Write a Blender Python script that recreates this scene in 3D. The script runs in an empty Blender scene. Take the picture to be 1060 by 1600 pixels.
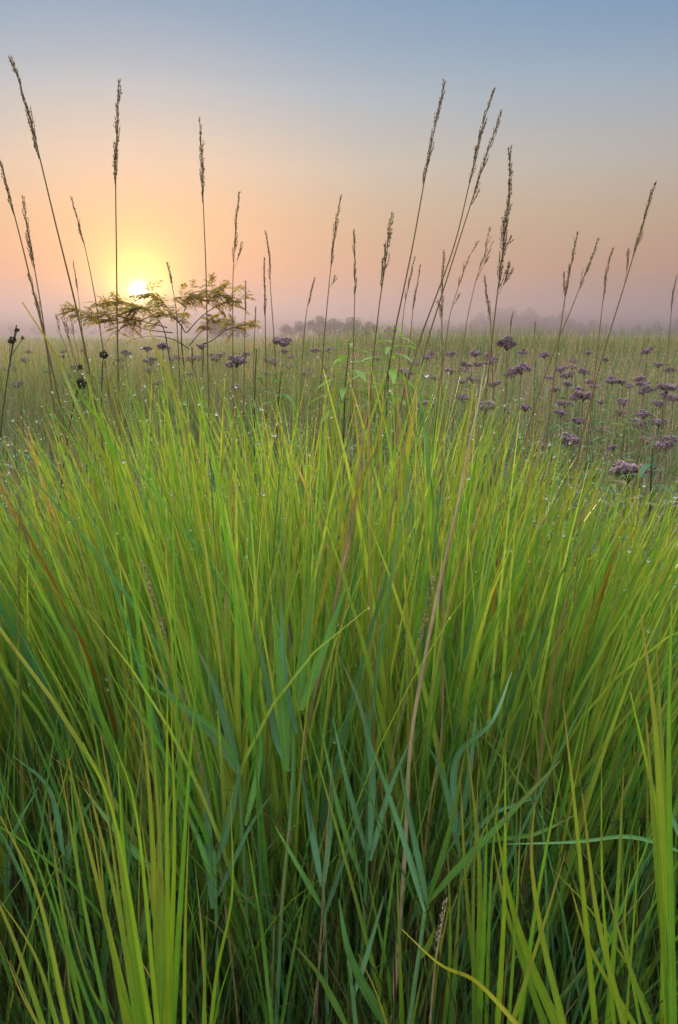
import bpy, math, random
import numpy as np
from mathutils import Vector, Matrix

random.seed(11)
rng = np.random.default_rng(11)
sc = bpy.context.scene
col = sc.collection
R = math.radians

# ------------------------------------------------------------------ camera
CAM = np.array([0.0, 0.0, 1.5])
F = 1220.0                                   # focal length in photo pixels (1600 px high)
PITCH = math.atan(280 / F)
cp, sp = math.cos(PITCH), math.sin(PITCH)
cam = bpy.data.cameras.new('camera')
cam.sensor_fit = 'VERTICAL'
cam.sensor_height = 24
cam.lens = F / 1600 * 24
cam.clip_start = 0.05
cam.clip_end = 5000
cam_o = bpy.data.objects.new('camera', cam)
cam_o.location = CAM
cam_o.rotation_euler = (math.pi / 2 - PITCH, 0, 0)
col.objects.link(cam_o)
sc.camera = cam_o


def ray(px, py):
    a, u = (px - 530) / F, (800 - py) / F
    return np.array([a, cp + u * sp, -sp + u * cp])


def at(px, py, Y):
    """the point of the place that the photograph shows at (px, py), Y metres ahead"""
    d = ray(px, py)
    return CAM + d * (Y / d[1])


def pix(P):
    q = P - CAM
    z = q[..., 1] * cp - q[..., 2] * sp
    u = q[..., 1] * sp + q[..., 2] * cp
    return 530 + F * q[..., 0] / z, 800 - F * u / z


# ------------------------------------------------------------------ sky, sun
SUN = ray(218, 456)
SUN = SUN / np.linalg.norm(SUN)
elev = math.asin(SUN[2])
azim = math.atan2(SUN[0], SUN[1])

w = bpy.data.worlds.new("World")
sc.world = w
w.use_nodes = True
nt = w.node_tree
nt.nodes.clear()


def N(tree, t, **kw):
    n = tree.nodes.new(t)
    for k, v in kw.items():
        setattr(n, k, v)
    return n


def L(tree, a, b):
    tree.links.new(a, b)


def math_n(tree, op, a, b=None, c=None, clamp=False):
    n = N(tree, 'ShaderNodeMath', operation=op)
    n.use_clamp = clamp
    for i, v in enumerate((a, b, c)):
        if v is None:
            continue
        if isinstance(v, (int, float)):
            n.inputs[i].default_value = v
        else:
            L(tree, v, n.inputs[i])
    return n.outputs[0]


def ramp(tree, fac, stops, interp='EASE'):
    n = N(tree, 'ShaderNodeValToRGB')
    cr = n.color_ramp
    cr.interpolation = interp
    while len(cr.elements) > 1:
        cr.elements.remove(cr.elements[-1])
    for i, (p, c) in enumerate(stops):
        e = cr.elements[0] if i == 0 else cr.elements.new(p)
        e.position = p
        e.color = (*c, 1) if len(c) == 3 else c
    L(tree, fac, n.inputs[0])
    return n.outputs[0]


def mixc(tree, fac, a, b, mode='MIX'):
    n = N(tree, 'ShaderNodeMix', data_type='RGBA', blend_type=mode)
    n.clamp_result = False
    n.clamp_factor = False
    for s, v in ((0, fac), (6, a), (7, b)):
        if isinstance(v, (int, float)):
            n.inputs[s].default_value = v
        elif isinstance(v, tuple):
            n.inputs[s].default_value = (*v, 1)
        else:
            L(tree, v, n.inputs[s])
    return n.outputs[2]


geo = N(nt, 'ShaderNodeTexCoord')
nrm = N(nt, 'ShaderNodeVectorMath', operation='NORMALIZE')
L(nt, geo.outputs['Generated'], nrm.inputs[0])
sep = N(nt, 'ShaderNodeSeparateXYZ')
L(nt, nrm.outputs[0], sep.inputs[0])
el = math_n(nt, 'MULTIPLY', math_n(nt, 'ARCSINE', sep.outputs[2]), 180 / math.pi / 90.0, clamp=True)
EXPO = 1.42
EX = 2 ** -EXPO
# dawn sky colour by height (elevation / 90 deg); overhead boosted as added fill light
SKYC = [(0.000, (.36, .27, .29)), (0.020, (.52, .34, .29)), (0.046, (.73, .40, .205)), (0.085, (.71, .52, .32)), (0.120, (.66, .61, .51)),
        (0.170, (.42, .56, .66)), (0.200, (.28, .465, .64)), (0.235, (.17, .38, .60)), (0.36, (.75, .85, 1.0)), (0.6, (4.9, 5.0, 4.7)), (1.0, (7.2, 7.2, 6.8))]
SKYC = [(a, tuple(v * EX for v in b)) for a, b in SKYC]
base = ramp(nt, el, SKYC, 'LINEAR')
dot = N(nt, 'ShaderNodeVectorMath', operation='DOT_PRODUCT')
L(nt, nrm.outputs[0], dot.inputs[0])
dot.inputs[1].default_value = tuple(SUN)
ang = math_n(nt, 'MULTIPLY', math_n(nt, 'ARCCOSINE', math_n(nt, 'MINIMUM', dot.outputs['Value'], 1.0)), 180 / math.pi)


def gauss(s):
    q = math_n(nt, 'DIVIDE', ang, s)
    return math_n(nt, 'EXPONENT', math_n(nt, 'MULTIPLY', math_n(nt, 'MULTIPLY', q, q), -1.0))


def expo(s):
    return math_n(nt, 'EXPONENT', math_n(nt, 'DIVIDE', ang, -s))


def add_glow(c, fac, colour):
    g = N(nt, 'ShaderNodeMix', data_type='RGBA', blend_type='ADD')
    g.clamp_result = False
    g.inputs[0].default_value = 1
    L(nt, c, g.inputs[6])
    s = N(nt, 'ShaderNodeMix', data_type='RGBA', blend_type='MIX')
    s.clamp_factor = False
    L(nt, fac, s.inputs[0])
    s.inputs[6].default_value = (0, 0, 0, 1)
    s.inputs[7].default_value = (*colour, 1)
    L(nt, s.outputs[2], g.inputs[7])
    return g.outputs[2]


# away from the sun the low sky turns cooler and a little darker
far = ramp(nt, math_n(nt, 'DIVIDE', ang, 90.0), [(0.0, (1.38, 1.18, .98)), (0.1, (1.16, 1.07, .98)), (0.2, (.91, .96, .96)), (0.42, (.82, .85, .90)), (1, (.75, .82, .95))], 'LINEAR')
c = mixc(nt, 1.0, base, far, 'MULTIPLY')
mp = N(nt, 'ShaderNodeMapping')
mp.inputs['Scale'].default_value = (1.6, 1.6, 16)
L(nt, nrm.outputs[0], mp.inputs[0])
bn = N(nt, 'ShaderNodeTexNoise')
bn.inputs['Scale'].default_value = 1.7
bn.inputs['Detail'].default_value = 4
bn.inputs['Roughness'].default_value = .55
L(nt, mp.outputs[0], bn.inputs['Vector'])
c = mixc(nt, 1.0, c, ramp(nt, bn.outputs['Fac'], [(.3, (.97, .975, .985)), (.7, (1.03, 1.02, 1.01))], 'LINEAR'), 'MULTIPLY')
sky = N(nt, 'ShaderNodeTexSky', sky_type='NISHITA')
sky.sun_disc = False
sky.sun_elevation = elev
sky.sun_rotation = azim
sky.air_density = 1.2
sky.dust_density = 3.0
sky.ozone_density = 1.0
sk = N(nt, 'ShaderNodeVectorMath', operation='SCALE')
L(nt, sky.outputs[0], sk.inputs[0])
sk.inputs['Scale'].default_value = 0.02
c = mixc(nt, 0.12, c, sk.outputs[0])
c = add_glow(c, expo(8.0), (.20, .07, .0))
c = add_glow(c, gauss(3.4), (.44, .28, .0))
c = add_glow(c, gauss(1.7), (.8, .7, .12))
c = add_glow(c, gauss(0.50), (4.2, 3.7, 2.6))
bg = N(nt, 'ShaderNodeBackground')
L(nt, c, bg.inputs[0])
bg.inputs[1].default_value = 1.0
wo = N(nt, 'ShaderNodeOutputWorld')
L(nt, bg.outputs[0], wo.inputs[0])

sl = bpy.data.lights.new('sun', 'SUN')
sl.energy = 5.0
sl.color = (1.0, .72, .38)
sl.angle = R(1.0)
so = bpy.data.objects.new('sun', sl)
so.rotation_euler = Vector(SUN).to_track_quat('Z', 'Y').to_euler()
so.location = (-20, 80, 30)
col.objects.link(so)

# ------------------------------------------------------------------ materials


def new_mat(name):
    m = bpy.data.materials.new(name)
    m.use_nodes = True
    t = m.node_tree
    t.nodes.clear()
    out = N(t, 'ShaderNodeOutputMaterial')
    return m, t, out


def leaf_mat(name, trans=.45, rough=.5, spec=.3, noise=40, var=.25, warm=(1.15, 1.05, .55), vein=True):
    m, t, out = new_mat(name)
    a = N(t, 'ShaderNodeAttribute', attribute_name='tint')
    tc = N(t, 'ShaderNodeTexCoord')
    no = N(t, 'ShaderNodeTexNoise')
    no.inputs['Scale'].default_value = noise
    no.inputs['Detail'].default_value = 3
    L(t, tc.outputs['Object'], no.inputs['Vector'])
    f = math_n(t, 'MULTIPLY_ADD', no.outputs['Fac'], 2 * var, 1 - var)
    if vein:
        s = N(t, 'ShaderNodeAttribute', attribute_name='side')
        wv = math_n(t, 'SINE', math_n(t, 'MULTIPLY', s.outputs['Fac'], 15.0))
        rib = math_n(t, 'SUBTRACT', 1.0, math_n(t, 'MULTIPLY', math_n(t, 'ABSOLUTE', s.outputs['Fac']), 6.0), clamp=True)
        f = math_n(t, 'MULTIPLY', f, math_n(t, 'MULTIPLY_ADD', wv, .12, 1.0))
        f = math_n(t, 'MULTIPLY', f, math_n(t, 'MULTIPLY_ADD', rib, .35, 1.0))
    sc_ = N(t, 'ShaderNodeVectorMath', operation='SCALE')
    L(t, a.outputs['Color'], sc_.inputs[0])
    L(t, f, sc_.inputs['Scale'])
    if vein:
        fl = N(t, 'ShaderNodeTexNoise')
        fl.inputs['Scale'].default_value = 34
        fl.inputs['Detail'].default_value = 5
        mpv = N(t, 'ShaderNodeMapping')
        mpv.inputs['Scale'].default_value = (1, 1, .25)
        L(t, tc.outputs['Object'], mpv.inputs[0])
        L(t, mpv.outputs[0], fl.inputs['Vector'])
        fk = math_n(t, 'MULTIPLY', math_n(t, 'MULTIPLY', math_n(t, 'SUBTRACT', fl.outputs['Fac'], .64), 14.0, clamp=True), .7)
        col_s = mixc(t, fk, sc_.outputs[0], (.24, .15, .05))
    else:
        col_s = sc_.outputs[0]
    p = N(t, 'ShaderNodeBsdfPrincipled')
    L(t, col_s, p.inputs['Base Color'])
    p.inputs['Roughness'].default_value = rough
    p.inputs['Specular IOR Level'].default_value = spec
    if trans > 0:
        tr = N(t, 'ShaderNodeBsdfTranslucent')
        tw = N(t, 'ShaderNodeVectorMath', operation='MULTIPLY')
        L(t, col_s, tw.inputs[0])
        tw.inputs[1].default_value = warm
        L(t, tw.outputs[0], tr.inputs['Color'])
        mx = N(t, 'ShaderNodeMixShader')
        mx.inputs[0].default_value = trans
        L(t, p.outputs[0], mx.inputs[1])
        L(t, tr.outputs[0], mx.inputs[2])
        L(t, mx.outputs[0], out.inputs[0])
    else:
        L(t, p.outputs[0], out.inputs[0])
    return m


M_GRASS = leaf_mat('grass_blade', .58, .36, .5, 30, .2)
M_REED = leaf_mat('reed_leaf', .35, .45, .3, 30, .18, (1.1, 1.05, .6))
M_FIELD = leaf_mat('meadow_blade', .4, .6, .15, 6, .25, vein=False)
M_STRAW = leaf_mat('straw', .5, .6, .2, 60, .25, (1.1, 1, .8), vein=False)
M_LEAF = leaf_mat('broad_leaf', .4, .5, .3, 50, .2, vein=False)
M_SHRUB = leaf_mat('shrub_leaf', .62, .5, .3, 50, .2, (1.35, 1.0, .35), vein=False)
M_PETAL = leaf_mat('petal', .25, .8, .1, 90, .25, (1.05, 1, 1), vein=False)
M_WOOD = leaf_mat('twig_bark', 0, .8, .15, 60, .3, vein=False)
M_TREE = leaf_mat('tree_leaf', .3, .7, .1, .5, .2, vein=False)

M_DEW, t, out = new_mat('dew_water')
p = N(t, 'ShaderNodeBsdfPrincipled')
p.inputs['Base Color'].default_value = (1, 1, 1, 1)
p.inputs['Roughness'].default_value = 0
p.inputs['IOR'].default_value = 1.33
p.inputs['Transmission Weight'].default_value = 1
L(t, p.outputs[0], out.inputs[0])

M_SOIL, t, out = new_mat('soil_litter')
tc = N(t, 'ShaderNodeTexCoord')
n1 = N(t, 'ShaderNodeTexNoise')
n1.inputs['Scale'].default_value = 7
n1.inputs['Detail'].default_value = 8
L(t, tc.outputs['Object'], n1.inputs['Vector'])
n2 = N(t, 'ShaderNodeTexNoise')
n2.inputs['Scale'].default_value = .05
n2.inputs['Detail'].default_value = 4
L(t, tc.outputs['Object'], n2.inputs['Vector'])
cA = ramp(t, n1.outputs['Fac'], [(.3, (.025, .022, .012)), (.55, (.06, .055, .022)), (.75, (.12, .10, .05))], 'LINEAR')
cB = ramp(t, n2.outputs['Fac'], [(.3, (.08, .10, .035)), (.7, (.16, .14, .06))], 'LINEAR')
sp_ = N(t, 'ShaderNodeSeparateXYZ')
L(t, tc.outputs['Object'], sp_.inputs[0])
ff = math_n(t, 'DIVIDE', math_n(t, 'SUBTRACT', sp_.outputs[1], 4.0), 10.0, clamp=True)
p = N(t, 'ShaderNodeBsdfPrincipled')
L(t, mixc(t, ff, cA, cB), p.inputs['Base Color'])
p.inputs['Roughness'].default_value = .95
bp = N(t, 'ShaderNodeBump')
bp.inputs['Strength'].default_value = .8
bp.inputs['Distance'].default_value = .03
L(t, n1.outputs['Fac'], bp.inputs['Height'])
L(t, bp.outputs[0], p.inputs['Normal'])
L(t, p.outputs[0], out.inputs[0])

M_HAZE, t, out = new_mat('mist')
v = N(t, 'ShaderNodeVolumePrincipled')
v.inputs['Color'].default_value = (.205, .185, .25, 1)
v.inputs['Density'].default_value = .0038
v.inputs['Anisotropy'].default_value = .5
L(t, v.outputs[0], out.inputs['Volume'])

# ------------------------------------------------------------------ mesh helpers


class MB:
    """collects vertices, faces and per-vertex tint; build() links them as one mesh object"""

    def __init__(self):
        self.v, self.q, self.t, self.c, self.s = [], [], [], [], []
        self.n = 0

    def add(self, v, quads=None, tris=None, c=(1, 1, 1), side=None):
        v = np.asarray(v, float).reshape(-1, 3)
        k = len(v)
        if quads is not None and len(quads):
            self.q.append(np.asarray(quads, int).reshape(-1, 4) + self.n)
        if tris is not None and len(tris):
            self.t.append(np.asarray(tris, int).reshape(-1, 3) + self.n)
        c = np.asarray(c, float)
        self.c.append(np.broadcast_to(c, (k, 3)) if c.ndim == 1 else c.reshape(-1, 3))
        self.s.append(np.zeros(k) if side is None else np.asarray(side, float).ravel())
        self.v.append(v)
        self.n += k

    def build(self, name, mat, parent=None, smooth=True, origin=None):
        V = np.concatenate(self.v)
        if origin is not None:
            V = V - np.asarray(origin)
        q = np.concatenate(self.q) if self.q else np.zeros((0, 4), int)
        t = np.concatenate(self.t) if self.t else np.zeros((0, 3), int)
        me = bpy.data.meshes.new(name)
        me.vertices.add(len(V))
        me.vertices.foreach_set('co', V.ravel().astype(np.float32))
        me.loops.add(q.size + t.size)
        me.loops.foreach_set('vertex_index', np.concatenate([q.ravel(), t.ravel()]).astype(np.int32))
        me.polygons.add(len(q) + len(t))
        st = np.concatenate([np.arange(len(q)) * 4, q.size + np.arange(len(t)) * 3])
        me.polygons.foreach_set('loop_start', st.astype(np.int32))
        me.update(calc_edges=True)
        me.validate()
        if smooth:
            me.polygons.foreach_set('use_smooth', np.ones(len(me.polygons), bool))
        a = me.attributes.new('tint', 'FLOAT_COLOR', 'POINT')
        C4 = np.ones((len(V), 4), np.float32)
        C4[:, :3] = np.concatenate(self.c)
        a.data.foreach_set('color', C4.ravel())
        a = me.attributes.new('side', 'FLOAT', 'POINT')
        a.data.foreach_set('value', np.concatenate(self.s).astype(np.float32))
        me.materials.append(mat)
        o = bpy.data.objects.new(name, me)
        if parent is not None:
            o.parent = parent
        elif origin is not None:
            o.location = origin
        col.objects.link(o)
        return o


def tag(o, label=None, cat=None, group=None, kind=None):
    if label:
        o['label'] = label
    if cat:
        o['category'] = cat
    if group:
        o['group'] = group
    if kind:
        o['kind'] = kind
    return o


def empty(name, loc, label, cat, group=None):
    o = bpy.data.objects.new(name, None)
    o.location = loc
    o.empty_display_size = .05
    col.objects.link(o)
    return tag(o, label, cat, group)


def copy_tree(o, parent=None):
    c = o.copy()
    col.objects.link(c)
    if parent is not None:
        c.parent = parent
    for ch in kids.get(o.name, []):
        copy_tree(ch, c)
    return c


kids = {}


def smoothstep(a, b, x):
    t = np.clip((x - a) / (b - a), 0, 1)
    return t * t * (3 - 2 * t)


def gz(x, y):
    """height of the ground: level meadow with a low grassy swell ahead to the right"""
    x = np.asarray(x, float)
    y = np.asarray(y, float)
    side = smoothstep(-6.0, 1.0, x) * (1 - .35 * smoothstep(5, 14, x))
    h = .50 * np.exp(-((y - 24) / 7.0) ** 2) * side
    h += .035 * np.sin(x * .9 + 1.3) * np.sin(y * .5) * smoothstep(3, 8, y)
    h += .10 * np.sin(x * .13 + .5) * np.sin(y * .07 + 1) * smoothstep(30, 60, y)
    return h


def spline(P, n):
    """Catmull-Rom through the points P, n samples"""
    P = np.asarray(P, float)
    if len(P) == 2:
        return P[0] + (P[1] - P[0]) * np.linspace(0, 1, n)[:, None]
    Q = np.vstack([2 * P[0] - P[1], P, 2 * P[-1] - P[-2]])
    seg = np.linalg.norm(np.diff(P, axis=0), axis=1)
    cum = np.concatenate([[0], np.cumsum(seg)])
    out = []
    for s in np.linspace(0, cum[-1], n):
        i = min(np.searchsorted(cum, s, side='right') - 1, len(seg) - 1)
        t = (s - cum[i]) / max(seg[i], 1e-9)
        p0, p1, p2, p3 = Q[i:i + 4]
        out.append(.5 * (2 * p1 + (p2 - p0) * t + (2 * p0 - 5 * p1 + 4 * p2 - p3) * t * t + (3 * p1 - p0 - 3 * p2 + p3) * t ** 3))
    return np.array(out)


def norm(v):
    return v / np.maximum(np.linalg.norm(v, axis=-1, keepdims=True), 1e-9)


def tangents(P):
    return norm(np.gradient(P, axis=0))


def tube(mb, P, r, c=(1, 1, 1), k=5):
    P = np.asarray(P, float)
    n = len(P)
    r = np.broadcast_to(np.asarray(r, float), (n,))
    T = tangents(P)
    ref = np.array([1.0, .13, 0]) if abs(T[0][0]) < .8 else np.array([0, 1.0, 0])
    A = norm(np.cross(T, ref))
    B = np.cross(T, A)
    th = np.arange(k) / k * 2 * math.pi
    V = P[:, None] + r[:, None, None] * (np.cos(th)[None, :, None] * A[:, None] + np.sin(th)[None, :, None] * B[:, None])
    i, j = np.meshgrid(np.arange(n - 1), np.arange(k), indexing='ij')
    q = np.stack([i * k + j, i * k + (j + 1) % k, (i + 1) * k + (j + 1) % k, (i + 1) * k + j], -1).reshape(-1, 4)
    c = np.asarray(c, float)
    if c.ndim == 2:
        c = np.repeat(c, k, axis=0)
    mb.add(V.reshape(-1, 3), q, None, c)


def ribbon(mb, P, W, c, psi=0.0, twist=0.0, fold=.22, face=None):
    """a folded leaf blade along P with full widths W; faces the viewer's side turned by psi about its length"""
    n = len(P)
    T = tangents(P)
    f = np.array([0.15, -1.0, .35]) if face is None else np.asarray(face, float)
    S = norm(np.cross(T, f))
    Nn = np.cross(S, T)
    a = psi + twist * np.linspace(0, 1, n)
    S2 = np.cos(a)[:, None] * S + np.sin(a)[:, None] * Nn
    N2 = np.cross(S2, T)
    h = np.asarray(W)[:, None] / 2
    V = np.stack([P - S2 * h, P + N2 * h * -2 * fold, P + S2 * h], 1)
    i = np.arange(n - 1)
    q = np.concatenate([np.stack([i * 3 + k, i * 3 + k + 1, i * 3 + k + 4, i * 3 + k + 3], -1) for k in (0, 1)])
    c = np.asarray(c, float)
    if c.ndim == 2:
        c = np.repeat(c, 3, axis=0)
    mb.add(V.reshape(-1, 3), q, None, c, np.tile([-1., 0, 1.], n))


def blade_w(t, W, base=.6, p=.75):
    return W * (base + (1 - base) * np.sin(np.clip(t / .35, 0, 1) * math.pi / 2)) * np.clip(1 - t, .02, 1) ** p


def blades(mb, base, az, ph0, ph1, ln, W, colour, seg=7, face=None, pw=1.6, twist=None, tipc=None, three=True):
    """many grass blades at once. base (n,3); az = lean direction; ph0/ph1 = angle from the vertical at foot / tip"""
    n = len(base)
    t = np.linspace(0, 1, seg + 1)
    tm = (t[1:] + t[:-1]) / 2
    ph = ph0[:, None] + (ph1 - ph0)[:, None] * tm[None] ** pw
    step = (ln / seg)[:, None]
    hx = np.concatenate([np.zeros((n, 1)), np.cumsum(np.sin(ph) * step, 1)], 1)
    hz = np.concatenate([np.zeros((n, 1)), np.cumsum(np.cos(ph) * step, 1)], 1)
    P = np.stack([base[:, 0:1] + hx * np.cos(az)[:, None], base[:, 1:2] + hx * np.sin(az)[:, None], base[:, 2:3] + hz], -1)
    T = norm(np.gradient(P, axis=1))
    face = rng.uniform(0, 2 * math.pi, n) if face is None else face
    tw = rng.normal(0, .5, n) if twist is None else twist
    fa = face[:, None] + tw[:, None] * t[None]
    f = np.stack([np.cos(fa), np.sin(fa), np.zeros_like(fa) + .15], -1)
    S = norm(np.cross(T, f))
    Nn = np.cross(S, T)
    w = blade_w(t, 1.0)[None, :, None] * W[:, None, None] / 2
    k = 3 if three else 2
    V = np.stack([P - S * w, P - Nn * w * .45, P + S * w] if three else [P - S * w, P + S * w], 2)   # n, seg+1, k, 3
    m = seg + 1
    bi = (np.arange(n) * m * k)[:, None, None]
    ii = (np.arange(seg) * k)[None, :, None]
    jj = np.arange(k - 1)[None, None, :]
    b0 = bi + ii + jj
    q = np.stack([b0, b0 + 1, b0 + 1 + k, b0 + k], -1).reshape(-1, 4)
    C = np.repeat(colour[:, None, :], m, 1)
    if tipc is not None:
        e = (t[None, :, None] ** 3)
        C = C * (1 - e) + tipc[:, None, :] * e
    C = np.repeat(C[:, :, None, :], k, 2)
    side = np.broadcast_to(np.linspace(-1, 1, k), (n, m, k))
    mb.add(V.reshape(-1, 3), q, None, C.reshape(-1, 3), side.ravel())
    return P


def pick(cols, wts, n, jit=.15):
    cols = np.array(cols)
    i = rng.choice(len(cols), n, p=np.array(wts) / sum(wts))
    return np.clip(cols[i] * (1 + rng.normal(0, jit, (n, 1))) * (1 + rng.normal(0, jit * .4, (n, 3))), .003, .9)


# ------------------------------------------------------------------ ground
ys = np.unique(np.concatenate([np.linspace(-30, 0, 7), np.linspace(0, 60, 61), np.linspace(60, 200, 29), np.array([300, 500, 890])]))
xs = np.unique(np.concatenate([np.linspace(-60, 60, 81), np.array([-700, -400, -250, -120, 120, 250, 400, 700])]))
X, Y = np.meshgrid(xs, ys, indexing='ij')
mb = MB()
ny = len(ys)
i, j = np.meshgrid(np.arange(len(xs) - 1), np.arange(ny - 1), indexing='ij')
q = np.stack([i * ny + j, (i + 1) * ny + j, (i + 1) * ny + j + 1, i * ny + j + 1], -1).reshape(-1, 4)
mb.add(np.stack([X, Y, gz(X, Y)], -1).reshape(-1, 3), q)
tag(mb.build('ground', M_SOIL), 'dark earth and litter under the tall grass and meadow', 'ground', kind='structure')

# mist
bm_v = np.array([[x, y, z] for x in (-702, 702) for y in (-32, 892) for z in (-1.3, 17.0)])
mb = MB()
mb.add(bm_v, [[0, 1, 3, 2], [4, 6, 7, 5], [0, 4, 5, 1], [2, 3, 7, 6], [0, 2, 6, 4], [1, 5, 7, 3]])
tag(mb.build('haze', M_HAZE, smooth=False), 'pale pink morning mist lying over the whole meadow', 'mist', kind='stuff')

# ------------------------------------------------------------------ tall grass clump
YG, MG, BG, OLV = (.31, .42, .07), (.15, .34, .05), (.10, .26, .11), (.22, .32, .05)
STR, ORG = (.36, .26, .12), (.36, .15, .02)
PROF = np.array([(-400, 700), (0, 715), (70, 660), (130, 590), (200, 580), (300, 610), (400, 655), (470, 620), (540, 585), (650, 590),
                 (730, 625), (800, 650), (870, 690), (930, 700), (990, 745), (1060, 770), (1500, 830)], float)


def clump(n):
    # foot positions: a wide tussock whose front edge stands about 1.4 m ahead
    x = rng.uniform(-1.9, 1.9, n * 3)
    y = rng.uniform(1.28, 3.0, n * 3)
    edge = 1.38 + .10 * np.sin(x * 5 + 1) + .06 * np.sin(x * 13) + .05 * x * x
    back = 2.75 - .35 * np.abs(x - .1) - .25 * smoothstep(.5, 1.2, x)
    # tufted: bunch the feet round tussock centres
    k = (y > edge) & (y < back) & (np.abs(x) < .62 * y + .35)
    x, y = x[k][:n], y[k][:n]
    cx = rng.uniform(-1.8, 1.8, 150)
    cy = rng.uniform(1.3, 2.9, 150)
    d = (x[:, None] - cx) ** 2 + (y[:, None] - cy) ** 2
    i = d.argmin(1)
    x = x + (cx[i] - x) * .45
    y = np.maximum(y + (cy[i] - y) * .45, 1.34)
    n = len(x)
    fan = np.clip((x + .02) / 1.0, -1.2, 1.25)
    lx = np.sin(R(13.5)) * fan + rng.normal(0, .115, n) + np.where(x < 0, -.02, .02)
    ly = rng.normal(-.02, .10, n)
    az = np.arctan2(ly, lx)
    mag = np.hypot(lx, ly)
    ph0 = np.arcsin(np.clip(mag * .65, 0, .6))
    ph1 = ph0 + np.abs(rng.normal(.10, .15, n)) + mag * .5
    bent = rng.random(n) < .03
    ph1 = np.where(bent, ph1 + rng.uniform(.2, .7, n), ph1)
    ph1 = np.minimum(ph1, 1.25)
    ln = rng.uniform(1.0, 1.65, n)
    short = rng.random(n) < .25
    ln = np.where(short, ln * rng.uniform(.45, .85, n), ln)
    W = rng.gamma(6, .0021, n) + .003
    base = np.stack([x, y, gz(x, y)], 1)
    tm_ = (np.arange(16) + .5) / 16
    ph_ = ph0[:, None] + (ph1 - ph0)[:, None] * tm_[None] ** 1.7
    hfx, hfz = np.sin(ph_).mean(1), np.cos(ph_).mean(1)
    slack = rng.exponential(1, n) * np.where(rng.random(n) < .3, 25, 110) - 30
    # blades whose tip would stand above the clump's outline grow shorter
    for _ in range(26):
        hx = ln * hfx
        hz = ln * hfz
        tip = np.stack([x + hx * np.cos(az), y + hx * np.sin(az), hz], 1)
        px, py = pix(tip)
        lim = np.interp(px, PROF[:, 0], PROF[:, 1]) - 22 * (px < 820) + 14 * ((px > 900) & (px < 1040))
        ln = np.where(py < lim + slack, ln * .97, ln)
    c = pick([YG, OLV, MG, BG, STR, ORG], [42, 22, 28, 8, 2.2, .35], n)
    tipc = np.where(rng.random((n, 1)) < .07, pick([ORG, STR], [1, 1.4], n), c * np.array([1.15, 1.05, .9]))
    return base, az, ph0, ph1, ln, W, c, tipc


base, az, ph0, ph1, ln, W, c, tipc = clump(4700)
mb = MB()
P = blades(mb, base, az, ph0, ph1, ln, W, c, seg=8, tipc=tipc, pw=1.7, face=-math.pi / 2 + rng.normal(0, .75, len(base)))
n = 800
x = rng.uniform(-1.2, 1.2, n)
y = rng.uniform(1.18, 1.6, n)
k = rng.random(n) < .5 + .5 * np.sin(x * 7 + 1) ** 2
x, y = x[k], y[k]
n = len(x)
lx, ly = rng.normal(0, .22, n) + .10 * x, rng.normal(0, .12, n)
c = pick([(.12, .28, .07), (.10, .25, .11), (.16, .33, .05), (.26, .38, .05)], [3, 3, 3, 2], n)
m_ = np.hypot(lx, ly)
blades(mb, np.stack([x, y, gz(x, y)], 1), np.arctan2(ly, lx), np.arcsin(np.clip(m_ * .8, 0, .6)), np.arcsin(np.clip(m_ * .8, 0, .6)) + np.abs(rng.normal(.1, .22, n)), rng.uniform(.55, 1.0, n), rng.uniform(.006, .014, n), c, seg=8,
       face=-math.pi / 2 + rng.normal(0, .7, n), tipc=np.where(rng.random((n, 1)) < .15, pick([ORG, STR], [1, 2], n), c))
# dead bent thatch among the blades
n = 420
x = rng.uniform(-1.5, 1.5, n)
y = rng.uniform(1.36, 2.2, n)
c = pick([(.30, .21, .10), (.20, .13, .06), (.12, .08, .04)], [2, 2, 1], n)
blades(mb, np.stack([x, y, gz(x, y)], 1), rng.uniform(0, 6.28, n), rng.uniform(.05, .4, n), rng.uniform(.4, 1.6, n), rng.uniform(.5, 1.1, n), rng.uniform(.002, .006, n), c, seg=8, pw=rng.uniform(1, 4, (n, 1)))
# shorter growth round the feet: old leaves and litter, colours darkened to deepen shade
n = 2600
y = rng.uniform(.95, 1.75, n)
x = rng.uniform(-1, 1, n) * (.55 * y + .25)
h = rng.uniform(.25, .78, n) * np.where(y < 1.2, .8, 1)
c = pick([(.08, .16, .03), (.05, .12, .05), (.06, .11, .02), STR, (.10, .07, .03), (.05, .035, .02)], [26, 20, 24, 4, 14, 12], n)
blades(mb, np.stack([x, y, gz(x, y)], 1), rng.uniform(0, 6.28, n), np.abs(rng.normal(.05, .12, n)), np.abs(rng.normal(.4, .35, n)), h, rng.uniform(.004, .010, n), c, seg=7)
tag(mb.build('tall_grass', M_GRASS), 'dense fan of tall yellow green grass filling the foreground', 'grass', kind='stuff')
CLUMP_P = P

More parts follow.
